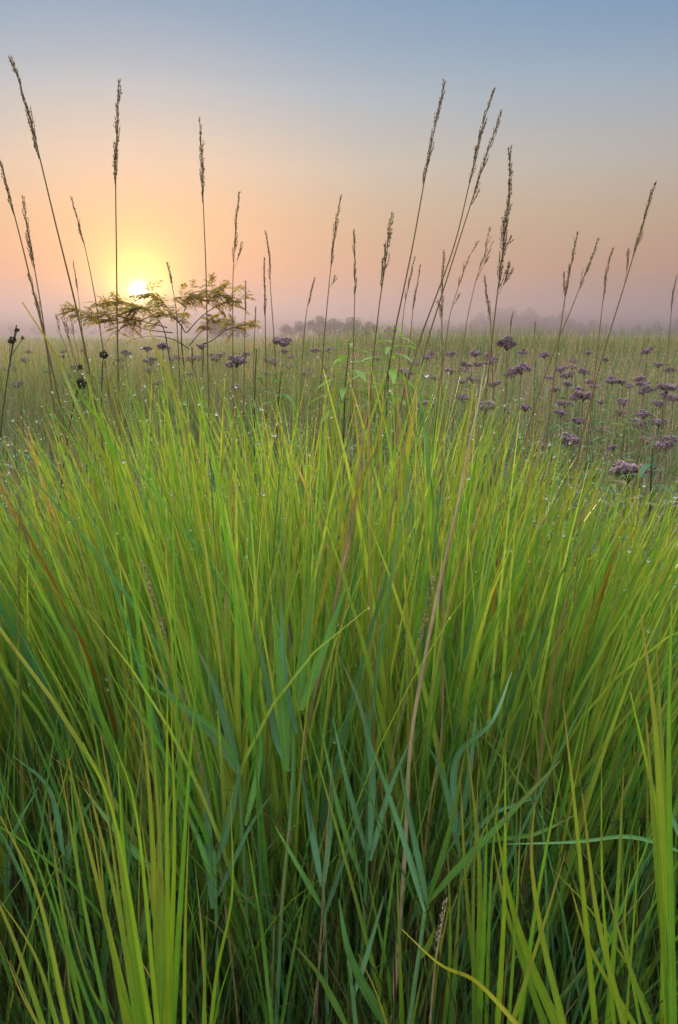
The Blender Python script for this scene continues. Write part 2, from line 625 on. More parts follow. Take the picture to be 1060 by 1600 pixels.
# ------------------------------------------------------------------ meadow behind
mb = MB()
n = 52000
y = np.exp(rng.uniform(np.log(2.9), np.log(150), n))
x = rng.uniform(-1, 1, n) * (.58 * y + 1.1)
k = ~((y < 3.3) & (np.abs(x) < .5))
x, y = x[k], y[k]
n = len(x)
h = rng.uniform(.62, .95, n) * (1 + .10 * np.sin(x * 1.7 + y * .8) + .06 * np.sin(x * 4.1 + 2) * np.sin(y * 1.9)) * (.9 + .36 * smoothstep(3.4, 8, y))
ridge = np.exp(-((y - 23.5) / 3.2) ** 2) * smoothstep(-5, 0, x)
h = h * (1 + .10 * ridge)
sx = -1.7
h = np.where((y > 6.2) & (y < 9.6) & (np.abs(x - sx * y / 9) < 2.0), h * rng.uniform(1.05, 1.28, n), h)
az = rng.uniform(0, 2 * math.pi, n)
c = pick([(.21, .28, .09), (.15, .25, .08), (.11, .21, .10), (.31, .28, .14), (.42, .34, .22)], [30, 26, 18, 16, 10], n)
c = np.where((ridge[:, None] > .45) & (rng.random((n, 1)) < .8), pick([(.10, .16, .035), (.14, .19, .04)], [1, 1], n), c)
W = (.0055 + .00075 * np.minimum(y, 60)) * rng.uniform(.6, 1.3, n)
blades(mb, np.stack([x, y, gz(x, y) - .02], 1), az, rng.uniform(0, .16, n), rng.uniform(.1, .75, n), h, W, c, seg=4, three=False)
n = 3600
y = rng.uniform(6.2, 8.8, n)
x = -1.7 * y / 9 + rng.uniform(-2.1, 2.1, n)
c = pick([(.20, .26, .07), (.15, .22, .06), (.36, .29, .15)], [3, 3, 2], n)
blades(mb, np.stack([x, y, gz(x, y)], 1), rng.uniform(0, 6.28, n), rng.uniform(0, .12, n), rng.uniform(.1, .8, n), rng.uniform(1.1, 1.42, n), rng.uniform(.007, .014, n), c, seg=5, three=False)
n = 5200
y = rng.uniform(19, 26, n)
x = rng.uniform(-4, 15, n)
h = rng.uniform(1.0, 1.32, n) + .14 * np.sin(x * 2.3) * np.sin(x * .9 + 1) + rng.exponential(.06, n)
c = pick([(.10, .17, .04), (.14, .21, .05), (.24, .22, .09)], [4, 3, 2], n)
blades(mb, np.stack([x, y, gz(x, y)], 1), rng.uniform(0, 6.28, n), rng.uniform(0, .12, n), rng.uniform(.1, .9, n), h * (.55 + .45 * smoothstep(-5, 0, x)), rng.uniform(.009, .02, n), c, seg=4, three=False)
tag(mb.build('meadow_grass', M_FIELD), 'hazy green and tan meadow grass stretching back to the horizon', 'meadow', kind='stuff')

mb = MB()
n = 1500
hy = np.exp(rng.uniform(np.log(3.0), np.log(26), n))
hx = rng.uniform(-1, 1, n) * (.52 * hy + .6)
for a, b in zip(hx, hy):
    if b < 3.4 and abs(a) < .6:
        continue
    H_ = rng.uniform(.5, .98) * (.95 + .25 * float(smoothstep(3.4, 8, b)))
    g0 = float(gz(a, b))
    cc = np.array([(.10, .20, .09), (.14, .24, .08), (.09, .16, .10), (.20, .19, .12)][rng.integers(4)]) * rng.uniform(.8, 1.2)
    m = 9 if b < 9 else 6
    f = rng.uniform(.35, 1, m)
    az_ = rng.uniform(0, 6.28, m)
    d = np.stack([np.cos(az_), np.sin(az_), rng.uniform(-.1, .7, m)], 1)
    p_ = np.stack([a + rng.normal(0, .012, m), b + rng.normal(0, .012, m), g0 + f * H_], 1)
    l_ = rng.uniform(.05, .11, (m, 1)) * (1 + .02 * b)
    s_ = norm(np.cross(d, [0, 0, 1.0])) * l_ * .14
    V = np.stack([p_, p_ + d * l_ * .45 + s_, p_ + d * l_ - np.array([0, 0, .25]) * l_, p_ + d * l_ * .45 - s_], 1)
    mb.add(V.reshape(-1, 3), np.arange(m * 4).reshape(-1, 4), None, cc)
    tube(mb, np.array([[a, b, g0], [a, b, g0 + H_]]), .002, cc * .8, 3)
tag(mb.build('meadow_herbs', M_LEAF), 'low leafy herbs mixed through the misty meadow grass', 'ground cover', kind='stuff')

mb = MB()
n = 14000
y = np.exp(rng.uniform(np.log(3.2), np.log(90), n))
x = rng.uniform(-1, 1, n) * (.58 * y + 1.1)
h = rng.uniform(.85, 1.2, n) * (.92 + .26 * smoothstep(3.4, 8, y))
h = np.where(y > 12, h * .96, h)
az = rng.normal(.2, 1.2, n)
c = pick([(.46, .33, .25), (.40, .28, .22), (.34, .25, .14)], [3, 2, 1], n)  # tans shifted to mauve pink, painting the field's haze into the stems
W = (.0022 + .00055 * np.minimum(y, 40)) * rng.uniform(.7, 1.2, n)
P = blades(mb, np.stack([x, y, gz(x, y)], 1), az, rng.uniform(0, .12, n), rng.uniform(.05, .5, n), h, W, c, seg=5, three=False)
# little tufts of seed along the upper part of each stem
near = np.where(y < 30)[0]
m = 7
ii = np.repeat(near, m)
f = rng.uniform(3.2, 5, len(ii))
i0 = np.minimum(f.astype(int), 4)
pos = P[ii, i0] + (P[ii, np.minimum(i0 + 1, 5)] - P[ii, i0]) * (f - i0)[:, None]
sz = (.010 + .0009 * y[ii]) * rng.uniform(.6, 1.2, len(ii))
d = norm(rng.normal(0, .35, (len(ii), 3)) + np.array([0, 0, 1.0]))
s = norm(np.cross(d, rng.normal(0, 1, (len(ii), 3)))) * (sz * .22)[:, None]
V = np.stack([pos, pos + d * (sz * .5)[:, None] + s, pos + d * sz[:, None], pos + d * (sz * .5)[:, None] - s], 1)
mb.add(V.reshape(-1, 3), np.arange(len(ii) * 4).reshape(-1, 4), None, np.repeat(c[ii] * .95, 4, axis=0))
tag(mb.build('straw_stems', M_STRAW), 'thin tan flowering stems standing all through the meadow', 'grass', kind='stuff')

# ------------------------------------------------------------------ dew
mb = MB()
ico_v = []
g = (1 + 5 ** .5) / 2
for a in (-1, 1):
    for b in (-g, g):
        ico_v += [(0, a, b), (a, b, 0), (b, 0, a)]
ico_v = norm(np.array(ico_v))
ico_f = []
for a in range(12):
    for b in range(a + 1, 12):
        for d_ in range(b + 1, 12):
            if max(np.linalg.norm(ico_v[a] - ico_v[b]), np.linalg.norm(ico_v[a] - ico_v[d_]), np.linalg.norm(ico_v[b] - ico_v[d_])) < 1.1:
                nn = np.cross(ico_v[b] - ico_v[a], ico_v[d_] - ico_v[a])
                ico_f.append((a, b, d_) if nn @ ico_v[a] > 0 else (a, d_, b))
ico_f = np.array(ico_f)


def sub(v, f):
    v = list(map(tuple, v))
    idx, cache, nf = {}, {}, []

    def mid(a, b):
        k = (min(a, b), max(a, b))
        if k not in cache:
            q = np.array(v[a]) + np.array(v[b])
            v.append(tuple(q / np.linalg.norm(q)))
            cache[k] = len(v) - 1
        return cache[k]
    for a, b, c_ in f:
        x_, y_, z_ = mid(a, b), mid(b, c_), mid(c_, a)
        nf += [(a, x_, z_), (x_, b, y_), (z_, y_, c_), (x_, y_, z_)]
    return np.array(v), np.array(nf)


ico2_v, ico2_f = sub(ico_v, ico_f)
tips = []
sel = rng.choice(len(CLUMP_P), 3600, replace=False)
for b in sel:
    s = 8 if rng.random() < .6 else rng.integers(5, 8)
    pnt = CLUMP_P[b, s]
    px, py = pix(pnt)
    if -40 < px < 1100 and py < 1250:
        tips.append(pnt)
for pnt in tips[:2600]:
    r = .0012 + rng.gamma(2, .00055)
    mb.add(ico2_v * r * np.array([1, 1, 1.1]) + pnt + np.array([rng.normal(0, .002), -r * 1.1, -r * .3]), None, ico2_f)
tag(mb.build('dew_drops', M_DEW), 'clear dew drops beaded on the tips of the grass', 'dew', kind='stuff')

# ------------------------------------------------------------------ seed stalks


def spikelets(mb, pos, d, ln, wd, c):
    """pointed grains: pos (n,3) foot, d (n,3) direction"""
    n = len(pos)
    a = norm(np.cross(d, rng.normal(0, 1, (n, 3))))
    b = np.cross(d, a)
    L_ = ln[:, None]
    Wd = wd[:, None]
    V = np.stack([pos, pos + d * L_ * .4 + a * Wd, pos + d * L_ * .4 + b * Wd, pos + d * L_ * .4 - a * Wd, pos + d * L_ * .4 - b * Wd, pos + d * L_], 1)
    f = np.array([(0, 2, 1), (0, 3, 2), (0, 4, 3), (0, 1, 4), (5, 1, 2), (5, 2, 3), (5, 3, 4), (5, 4, 1)])
    F_ = (np.arange(n) * 6)[:, None, None] + f[None]
    mb.add(V.reshape(-1, 3), None, F_.reshape(-1, 3), np.repeat(c, 6, axis=0))


HEADC = [(.46, .33, .18), (.54, .41, .24), (.36, .25, .13)]


def head_mesh(mb, P, full=1.0, spread=.13, gs=1.0, cols=HEADC, step=.016):
    """panicle along P (foot to tip): short branchlets pressed to the axis, each carrying grains"""
    seg = np.linalg.norm(np.diff(P, axis=0), axis=1)
    cum = np.concatenate([[0], np.cumsum(seg)])
    Ltot = cum[-1]
    T = tangents(P)
    pos, dr, ln, wd = [], [], [], []
    s = 0.0
    while s < Ltot:
        u = s / Ltot
        i = min(np.searchsorted(cum, s, side='right') - 1, len(seg) - 1)
        p = P[i] + (P[i + 1] - P[i]) * (s - cum[i]) / seg[i]
        tt = T[i]
        nb = 2
        for _ in range(nb):
            if rng.random() > full:
                continue
            side = norm(np.cross(tt, rng.normal(0, 1, 3)))
            d = norm(tt + side * abs(rng.normal(spread * 2.0, spread * .9)))
            p = p + side * .0015 * gs
            bl = min(rng.uniform(.018, .042) * gs * (1.2 - .7 * u), max(.006, (Ltot - s) * .9))
            m = max(2, int(bl / (.0065 * gs)))
            e = np.linspace(.15, 1, m)
            bend = (tt - d) * .5
            q = p + np.outer(e * bl, d) + np.outer(e * e * bl, bend)
            tube(mb, np.vstack([p, q[m // 2], q[-1]]), [.0007 * gs, .0006 * gs, .0004 * gs], (.22, .16, .08), 3)
            for k in range(m):
                pos.append(q[k])
                dr.append(norm(d + bend * 1.2 + rng.normal(0, .18, 3)))
                ln.append(rng.uniform(.009, .013) * gs)
                wd.append(rng.uniform(.0012, .0019) * gs)
        s += step * .8 * gs * rng.uniform(.5, 1.5)
    if pos:
        pos, dr, ln, wd = map(np.array, (pos, dr, ln, wd))
        spikelets(mb, pos, dr, ln, wd, pick(cols, [3, 2, 2], len(pos), .2))


def to_ground(P):
    """carry a stem path (tip first) on down to the ground, bending to the vertical"""
    P = [np.array(p) for p in P]
    d = norm(P[-1] - P[-2])
    d = norm(d * np.array([1, 1, 1]) + np.array([0, 0, -.15]))
    if d[2] > -.3:
        d = norm(np.array([d[0], d[1], -.8]))
    p = P[-1]
    for k in range(40):
        g0 = float(gz(p[0], p[1]))
        if p[2] <= g0 + .005:
            break
        st = min(.12, (p[2] - g0 + .01) / -d[2])
        p = p + d * st
        P.append(p)
        d = norm(d + np.array([0, 0, -.12]))
    return np.array(P)


def stalk(pts, Yd, head, label, r=.0022, gs=1.0, spread=.12, full=1.0, col_=(.27, .20, .085), dY=0.0, sides=(), cols=HEADC, leaf=None, group='seed stalks rising above the meadow'):
    """pts: the stem in the photo, tip first; head: share of that stretch which carries grains"""
    gs = gs * 1.12
    base = [at(px, py, Yd + dY * (1 - k / max(1, len(pts) - 1))) for k, (px, py) in enumerate(pts)]
    sm = spline(base, 30)
    full_path = to_ground(sm)
    foot = full_path[-1].copy()
    o = empty('seed_stalk', foot, label, 'seed stalk', group)
    mb = MB()
    n = len(full_path)
    rad = 1.25 * np.interp(np.arange(n), [0, 8, 30, n], [r * .35, r * .6, r, r * 1.25])
    tube(mb, full_path[::-1], rad[::-1], col_, 5)
    mb.build('stalk', M_STRAW, o, origin=foot)
    mb = MB()
    nh = max(4, int(30 * head))
    head_mesh(mb, sm[:nh][::-1], full, spread, gs, cols)
    hd = mb.build('seed_head', M_STRAW, o, origin=foot)
    for (a, b) in sides:                                # side shoots with grains of their own
        mb = MB()
        q0, q1 = at(*a, Yd), at(*b, Yd)
        q = spline([q0, (q0 + q1) / 2 + np.array([.004, 0, -.004]), q1], 10)
        tube(mb, q, r * .4, col_, 4)
        head_mesh(mb, q[3:], full * .9, spread * 1.2, gs * .85, cols)
        mb.build('side_shoot', M_STRAW, hd, origin=foot)
    if leaf is not None:
        mb = MB()
        (a, b, c_) = leaf
        q = spline([at(*a, Yd), at(*b, Yd), at(*c_, Yd)], 10)
        ribbon(mb, q, blade_w(np.linspace(0, 1, 10), .008), (.16, .18, .04), .5)
        mb.build('leaf', M_GRASS, o, origin=foot)
    return o


GREY = [(.44, .33, .21), (.52, .41, .28), (.34, .25, .16)]
PALE = [(.54, .41, .28), (.60, .46, .33), (.46, .33, .22)]
stalk([(18, 93), (42, 165), (62, 245), (86, 345), (118, 475), (138, 570)], 2.7, .34, 'tallest and thickest seed stalk, leaning left above the left edge', .0028, 1.25, .10, cols=GREY)
stalk([(186, 127), (183, 200), (181, 280), (182, 380), (183, 470), (184, 540)], 2.8, .42, 'tall upright seed stalk standing directly over the rising sun', .0024, 1.2, .10, cols=GREY)
stalk([(0, 250), (16, 310), (34, 380), (56, 470), (78, 560)], 2.7, .30, 'thin seed stalk cut by the left edge, leaning steeply left', .0026, 1.0, .07)
stalk([(36, 310), (45, 365), (56, 430), (66, 490), (74, 550)], 2.9, .48, 'seed stalk with a long brown head beside the stalk cut by the left edge', .0022, 1.05, .12, sides=(((72, 530), (46, 430)),))
stalk([(112, 310), (122, 345), (135, 395), (148, 460), (156, 510)], 3.4, .42, 'thin seed stalk left of the sun, leaning left over the shrub end', .0020, 1.0, .09)
stalk([(312, 188), (316, 250), (318, 320), (322, 420), (324, 520)], 3.3, .42, 'tall lone upright seed stalk rising behind the right half of the shrub', .0023, 1.2, .11, cols=GREY)
stalk([(374, 303), (369, 350), (366, 400), (364, 450), (364, 520)], 3.8, .50, 'brown seed stalk with one loose side tuft, just right of the shrub', .0020, 1.1, .12, sides=(((366, 420), (378, 380)),))
stalk([(262, 412), (269, 445), (275, 480), (278, 530)], 3.6, .36, 'short orange lit seed stalk standing in the sun glow, behind the shrub', .0020, .9, .10)
stalk([(416, 362), (421, 400), (423, 450), (428, 520)], 4.4, .50, 'pale slender seed stalk, taller of the close pair left of the grey bushes', .0022, 1.2, .10, cols=PALE)
stalk([(413, 405), (414, 450), (415, 520)], 4.0, .80, 'narrow dark seed stalk, shorter of the close pair left of the grey bushes', .0020, 1.0, .09)
stalk([(384, 440), (384, 468), (383, 510)], 4.2, .7, 'very short dark seed stalk at the right tip of the shrub', .0018, .8, .08)
stalk([(492, 435), (485, 460), (479, 490), (476, 520)], 6.0, .55, 'short pale seed stalk leaning right in front of the grey bushes', .0028, 1.3, .10, cols=PALE)
stalk([(532, 307), (524, 360), (517, 420), (508, 515)], 4.0, .55, 'mid height seed stalk leaning right over the middle grey bushes', .0022, 1.2, .11, sides=(((514, 450), (523, 432)),))
stalk([(553, 360), (555, 410), (555, 450), (553, 515)], 3.9, .70, 'straight narrow seed stalk left of the plump grained one', .0020, 1.05, .10)
stalk([(613, 337), (606, 385), (600, 430), (594, 470), (588, 520)], 3.2, .66, 'seed stalk with the plumpest coarse dark grains, centre of the horizon', .0022, 1.4, .2, cols=[(.32, .26, .12), (.40, .32, .15), (.25, .19, .09)])
stalk([(695, 127), (680, 200), (664, 280), (645, 385), (620, 505)], 2.9, .46, 'tall single seed stalk leaning right, left of the crossing pair', .0024, 1.15, .10, cols=GREY)
stalk([(772, 140), (752, 205), (733, 290), (708, 390), (662, 515)], 2.9, .42, 'taller stalk of the tall crossing pair right of centre', .0024, 1.15, .10, cols=GREY)
stalk([(783, 175), (765, 230), (742, 300), (718, 375), (672, 520)], 3.05, .45, 'shorter stalk of the tall crossing pair right of centre', .0024, 1.15, .11, cols=GREY)
stalk([(798, 233), (796, 300), (786, 390), (778, 455), (769, 530)], 2.9, .74, 'seed stalk with coarse side shoots all the way down, right of the crossing pair', .0024, 1.25, .15, cols=[(.34, .27, .15), (.42, .34, .19), (.26, .20, .11)], sides=(((779, 460), (796, 412)), ((783, 420), (788, 340)), ((785, 385), (797, 372))))
stalk([(757, 432), (761, 460), (766, 495), (768, 530)], 3.1, .75, 'short seed stalk against the foot of the stalk with side shoots', .0016, .8, .09)
stalk([(694, 392), (692, 440), (691, 480), (691, 525)], 3.3, .80, 'thin seed stalk crossing the lower part of the tall pair', .0018, .95, .11, sides=(((690, 510), (684, 470)),))
stalk([(746, 378), (730, 410), (716, 450), (704, 490), (698, 525)], 4.6, .50, 'fluffy pale seed stalk, drooping to the right, left of its pale neighbour', .0022, 1.2, .17, full=.8, cols=PALE, sides=(((706, 480), (718, 460)),))
stalk([(766, 355), (758, 395), (745, 435), (732, 490), (726, 525)], 4.6, .50, 'fluffy pale seed stalk under the tall crossing pair, behind the side shoot one', .0022, 1.2, .16, full=.8, cols=PALE, sides=(((748, 430), (770, 378)),))
stalk([(902, 366), (893, 410), (884, 460), (878, 500), (873, 535)], 3.3, .62, 'dark upright stalk of the V shaped pair at the right', .0022, 1.05, .10, sides=(((882, 480), (882, 428)),))
stalk([(936, 374), (920, 415), (904, 455), (888, 495), (873, 530)], 3.4, .50, 'paler leaning stalk of the V shaped pair at the right', .0020, 1.1, .12, cols=PALE)
stalk([(958, 388), (948, 425), (943, 465), (936, 525)], 3.8, .62, 'seed stalk between the V shaped pair and the rightmost tall stalk', .0020, 1.0, .09)
stalk([(1022, 288), (1006, 345), (990, 400), (970, 465), (948, 535)], 3.1, .48, 'tallest seed stalk near the right edge, leaning right', .0022, 1.1, .10, sides=(((976, 440), (982, 392)),))
stalk([(648, 402), (640, 440), (632, 480), (628, 520)], 5.0, .62, 'pale seed stalk just right of the tall single stalk foot', .0024, 1.15, .10, cols=PALE)
stalk([(657, 415), (651, 450), (646, 480), (642, 520)], 4.2, .70, 'small brown seed stalk beside the foot of the crossing pair', .0020, .9, .08)
stalk([(1058, 430), (1052, 460), (1048, 500), (1045, 535)], 4.5, .6, 'short seed stalk cut by the right edge', .0020, 1.0, .09, cols=PALE)
stalk([(802, 487), (799, 505), (797, 530)], 5.0, .7, 'tiny seed stalk right of the one with side shoots', .0020, .9, .09, cols=PALE)
stalk([(836, 503), (836, 515), (836, 535)], 5.0, .7, 'tiny straight seed stalk left of the V shaped pair', .0020, .9, .09)
stalk([(400, 480), (399, 500), (398, 525)], 4.6, .6, 'tiny thin seed stalk between the shrub tip and the close pair', .0018, .8, .07)
stalk([(115, 410), (121, 450), (126, 490), (130, 530)], 4.6, .4, 'faint thin stalk left of the shrub, under the leaning thin one', .0018, .8, .06, cols=PALE)
for k, (a, b) in enumerate((((98, 478), (108, 532)), ((88, 492), (100, 535)), ((112, 486), (118, 535)), ((104, 500), (112, 540)), ((318, 505), (322, 535)))):
    if k < 4:
        stalk([a, ((a[0] + b[0]) / 2 - 2, (a[1] + b[1]) / 2), b], 5.2, .8, 'short wispy pale stalk in the thicket left of the shrub', .0016, 1.2, .3, full=.7, cols=PALE, group='wispy stalks left of the shrub')

# ------------------------------------------------------------------ dry stems in the foreground


def dry_stem(pts, Yd, label, r, c=(.42, .28, .13), Y2=None, sheath=None, grains=None, group='dry tan stems among the green grass'):
    Y2 = Yd if Y2 is None else Y2
    base = [at(px, py, Yd + (Y2 - Yd) * k / max(1, len(pts) - 1)) for k, (px, py) in enumerate(pts)]
    sm = spline(base, 40)
    path = to_ground(sm)
    foot = path[-1].copy()
    o = empty('dry_stem', foot, label, 'dry stem', group)
    mb = MB()
    n = len(path)
    rad = np.interp(np.arange(n), [0, 14, 40, n], [r * .25, r * .75, r, r * 1.05])
    nodes = [int(n * f) for f in (.35, .62, .85)]
    for k in nodes:
        if k < n:
            rad[k] *= 1.35
    cc = np.array(c)[None] * (1 + .12 * np.sin(np.arange(n) * .9))[:, None] * np.interp(np.arange(n), [0, n], [1.08, .9])[:, None]
    tube(mb, path[::-1], rad[::-1], cc[::-1], 6)
    mb.build('stem', M_STRAW, o, origin=foot)
    if sheath:
        for s in sheath:
            mb = MB()
            q = spline([at(*p, Yd - .005) for p in s[:-1]], 12)
            ribbon(mb, q, blade_w(np.linspace(0, 1, 12), s[-1], .8), (.42, .29, .12), .4, .5)
            mb.build('dry_leaf', M_STRAW, o, origin=foot)
    if grains:
        mb = MB()
        head_mesh(mb, spline([at(*p, Yd) for p in grains], 12), .8, .1, .8, PALE)
        mb.build('seed_head', M_STRAW, o, origin=foot)
    return o


dry_stem([(758, 570), (746, 640), (734, 690), (715, 790), (690, 900), (662, 1040), (641, 1170), (633, 1330), (622, 1480), (612, 1600)], 1.62, 'thickest tan dry stem, curving up from bottom centre to the meadow',   .0046, (.50, .38, .22), 1.2,
         sheath=[[(692, 915), (686, 885), (683, 860), .012]])
dry_stem([(580, 590), (572, 660), (562, 730), (548, 840), (535, 890), (512, 1000), (478, 1150), (462, 1260), (446, 1350)], 1.6, 'brown dry stem with a swollen sheath, left of the thickest one',   .0040, (.44, .30, .15), 1.4,
         sheath=[[(533, 900), (540, 860), (547, 800), .016]])
dry_stem([(660, 560), (645, 640), (620, 760), (598, 880), (590, 960), (586, 1080), (583, 1250)], 1.75, 'thin upright tan stem between the two thick dry stems', .0030, (.40, .29, .12), 1.5)
dry_stem([(690, 620), (693, 760), (694, 900), (692, 1000), (690, 1150), (672, 1260), (655, 1420)], 1.65, 'straight thin tan stem crossing behind the thickest dry stem', .0030, (.40, .29, .13), 1.4)
dry_stem([(850, 600), (836, 690), (820, 790), (790, 960), (765, 1090), (745, 1180), (720, 1260)], 1.7, 'slim reddish stem leaning right, right of the thickest dry stem', .0022, (.38, .20, .08), 1.5)
dry_stem([(225, 885), (245, 945), (262, 1010), (285, 1090), (310, 1180), (335, 1290), (350, 1400)], 1.45, 'thin dry stem leaning left with a small seed head, left of centre', .0020, (.40, .29, .14), 1.25, grains=[(262, 1010), (240, 935), (226, 885)])
dry_stem([(445, 840), (444, 900), (452, 1000), (462, 1080)], 1.6, 'grey thin dry stem above the blue green reed leaves', .0022, (.34, .28, .20), 1.5)
dry_stem([(368, 760), (360, 860), (350, 960), (342, 1060), (332, 1150), (326, 1250)], 1.6, 'slender tan stem left of the blue green reed leaves', .0022, (.42, .30, .13), 1.4)
dry_stem([(677, 905), (664, 975), (655, 1010), (635, 1080), (620, 1150)], 1.45, 'short wispy stem with grains just left of the thickest dry stem', .0016, (.36, .27, .13), 1.4, grains=[(655, 1010), (666, 960), (676, 910)])
dry_stem([(697, 1415), (688, 1460), (680, 1510), (672, 1600)], 1.05, 'low pale seed spike at the bottom, right of the thickest dry stem', .0018, (.38, .29, .14), 1.0, grains=[(682, 1490), (690, 1450), (697, 1412)])
dry_stem([(905, 860), (895, 960), (880, 1080), (868, 1160)], 1.6, 'dull brown thin stem in the right part of the clump', .0018, (.26, .17, .07), 1.5)
dry_stem([(520, 1180), (512, 1290), (505, 1400), (498, 1520)], 1.25, 'thin pale stem low in the centre between reed leaves', .0020, (.42, .31, .15), 1.2)

# ------------------------------------------------------------------ reed plants (blue green leaves) and near tufts


def leaf_part(o, foot, pts, Yd, wpx, c, mat, name='leaf', psi=None, twist=None, Y2=None, tip=None, ground=False, basew=.6):
    """pts tip first"""
    Y2 = Yd if Y2 is None else Y2
    base = [at(px, py, Yd + (Y2 - Yd) * k / max(1, len(pts) - 1)) for k, (px, py) in enumerate(pts)]
    if len(base) > 2:                                  # leaves sway a little between their ends
        for k in range(1, len(base) - 1):
            base[k] = base[k] + np.array([random.gauss(0, .003), random.gauss(0, .015), 0]) * Yd
    sm = spline(base, 16)
    if ground:
        path = to_ground(sm)
    else:
        path = sm
    path = path[::-1]
    n = len(path)
    t = np.concatenate([[0], np.cumsum(np.linalg.norm(np.diff(path, axis=0), axis=1))])
    t /= t[-1]
    W = wpx / F * Yd * 1.4
    cc = np.repeat(np.array(c)[None], n, 0)
    if tip is not None:
        e = (t ** 4.5)[:, None]
        cc = cc * (1 - e) + np.array(tip) * e
    mb = MB()
    ribbon(mb, path, blade_w(t, W, basew, .62), cc, random.uniform(-.35, .35) if psi is None else psi, random.uniform(-.6, .6) if twist is None else twist, .16)
    return mb.build(name, mat, o, origin=foot)


BLU = (.12, .26, .115)
BLU2 = (.10, .22, .09)
RGR = (.15, .33, .07)
REED_C = [BLU, BLU2, RGR]


def reed(stem_pts, Yd, leaves, label, group='blue green reed plants in the clump'):
    sm = spline([at(*p, Yd) for p in stem_pts], 14)
    path = to_ground(sm)
    foot = path[-1].copy()
    o = empty('reed_plant', foot, label, 'reed plant', group)
    mb = MB()
    tube(mb, path[::-1], np.linspace(.0045, .003, len(path)), (.14, .26, .09), 6)
    mb.build('stem', M_REED, o, origin=foot)
    for pts, wpx, c, dy in leaves:
        leaf_part(o, foot, pts, Yd + dy, wpx * .68, np.array(c) * random.uniform(.85, 1.15), M_REED, 'leaf', Y2=Yd, tip=(.25, .22, .08) if random.random() < .4 else None, basew=.35)
    return o


reed([(455, 1120), (458, 1200), (450, 1320), (438, 1450), (430, 1600)], 1.26,
     [([(428, 955), (436, 1060), (448, 1205)], 25, RGR, -.03), ([(438, 930), (452, 1060), (464, 1145)], 18, BLU, .04),
      ([(490, 908), (478, 1000), (466, 1095)], 21, RGR, -.02), ([(545, 905), (516, 985), (470, 1110)], 22, RGR, .02),
      ([(397, 970), (412, 1060), (436, 1155), (452, 1205)], 16, BLU, .05)],
     'blue green reed with a fan of broad upright leaves, left of centre')
reed([(372, 1195), (378, 1300), (385, 1420), (392, 1600)], 1.28,
     [([(190, 1057), (255, 1085), (320, 1135), (374, 1200)], 16, RGR, -.05), ([(306, 1008), (335, 1075), (372, 1196)], 19, BLU2, .05),
      ([(222, 1028), (275, 1095), (330, 1150), (376, 1215)], 14, BLU, .03), ([(396, 1090), (402, 1180), (384, 1290)], 15, RGR, .0)],
     'reed whose long leaves reach out to the left over the dark gap')
reed([(664, 1425), (658, 1470), (648, 1540), (640, 1600)], 1.05,
     [([(726, 1178), (700, 1280), (671, 1405)], 20, (.11, .24, .04), -.02), ([(876, 1188), (800, 1260), (720, 1350), (668, 1412)], 21, RGR, -.06),
      ([(622, 1180), (640, 1290), (668, 1410)], 16, BLU2, .05), ([(575, 1150), (612, 1260), (640, 1350), (664, 1425)], 14, BLU, .04), ([(680, 1450), (668, 1490), (652, 1500)], 16, (.20, .28, .03), -.02)],
     'reed with a long leaf slanting right, beside the thickest dry stem')
reed([(575, 1320), (570, 1420), (560, 1600)], 1.3,
     [([(535, 1035), (560, 1110), (582, 1210), (578, 1330)], 17, BLU, .05), ([(520, 1120), (545, 1200), (572, 1330)], 15, BLU2, .05),
      ([(640, 1160), (610, 1240), (578, 1345)], 14, BLU, .06), ([(500, 1130), (530, 1270), (568, 1380)], 13, RGR, .03)],
     'dark reed in the shade between the two thick dry stems')
reed([(505, 1380), (508, 1460), (512, 1600)], 1.22,
     [([(470, 1200), (482, 1290), (503, 1385)], 16, BLU, .04), ([(520, 1215), (514, 1300), (506, 1385)], 15, BLU2, .05), ([(430, 1290), (470, 1350), (504, 1420)], 13, RGR, .02),
      ([(570, 1260), (540, 1340), (508, 1430)], 13, BLU, .04)],
     'low blue green reed under the fan of broad upright leaves')
reed([(335, 1330), (338, 1420), (342, 1600)], 1.24,
     [([(318, 1190), (322, 1260), (333, 1420)], 24, BLU, .03), ([(375, 1195), (362, 1270), (338, 1350)], 16, BLU2, .04), ([(270, 1230), (300, 1300), (334, 1380)], 13, RGR, .02), ([(425, 1240), (385, 1300), (340, 1400)], 12, BLU2, .04)],
     'stout blue green reed between the bright tuft and the centre')
reed([(715, 1300), (722, 1400), (728, 1600)], 1.34,
     [([(800, 1050), (760, 1110), (718, 1200), (714, 1310)], 15, BLU, .05), ([(745, 1100), (728, 1200), (716, 1305)], 15, BLU2, .06), ([(660, 1150), (690, 1220), (714, 1320)], 14, BLU, .03),
      ([(905, 1270), (830, 1290), (760, 1325), (720, 1370)], 15, RGR, .0), ([(840, 1245), (770, 1275), (720, 1330)], 12, BLU, .03)],
     'reed behind the slanting leaf, its upper leaf pointing up right')
reed([(1085, 1335), (1080, 1450), (1078, 1600)], 1.15,
     [([(790, 1319), (900, 1317), (1000, 1322), (1085, 1338)], 10, (.10, .22, .06), -.04), ([(1030, 1200), (1055, 1270), (1084, 1345)], 14, BLU, .02)],
     'reed at the right edge with one long level leaf')
reed([(545, 1500), (552, 1560), (556, 1600)], 1.02,
     [([(530, 1405), (545, 1470), (600, 1600)], 26, (.10, .24, .06), -.03), ([(462, 1478), (500, 1540), (545, 1610)], 18, (.12, .24, .04), -.02), ([(600, 1400), (580, 1480), (552, 1560)], 14, BLU, .03)],
     'broad leaved green reed at the bottom centre edge')
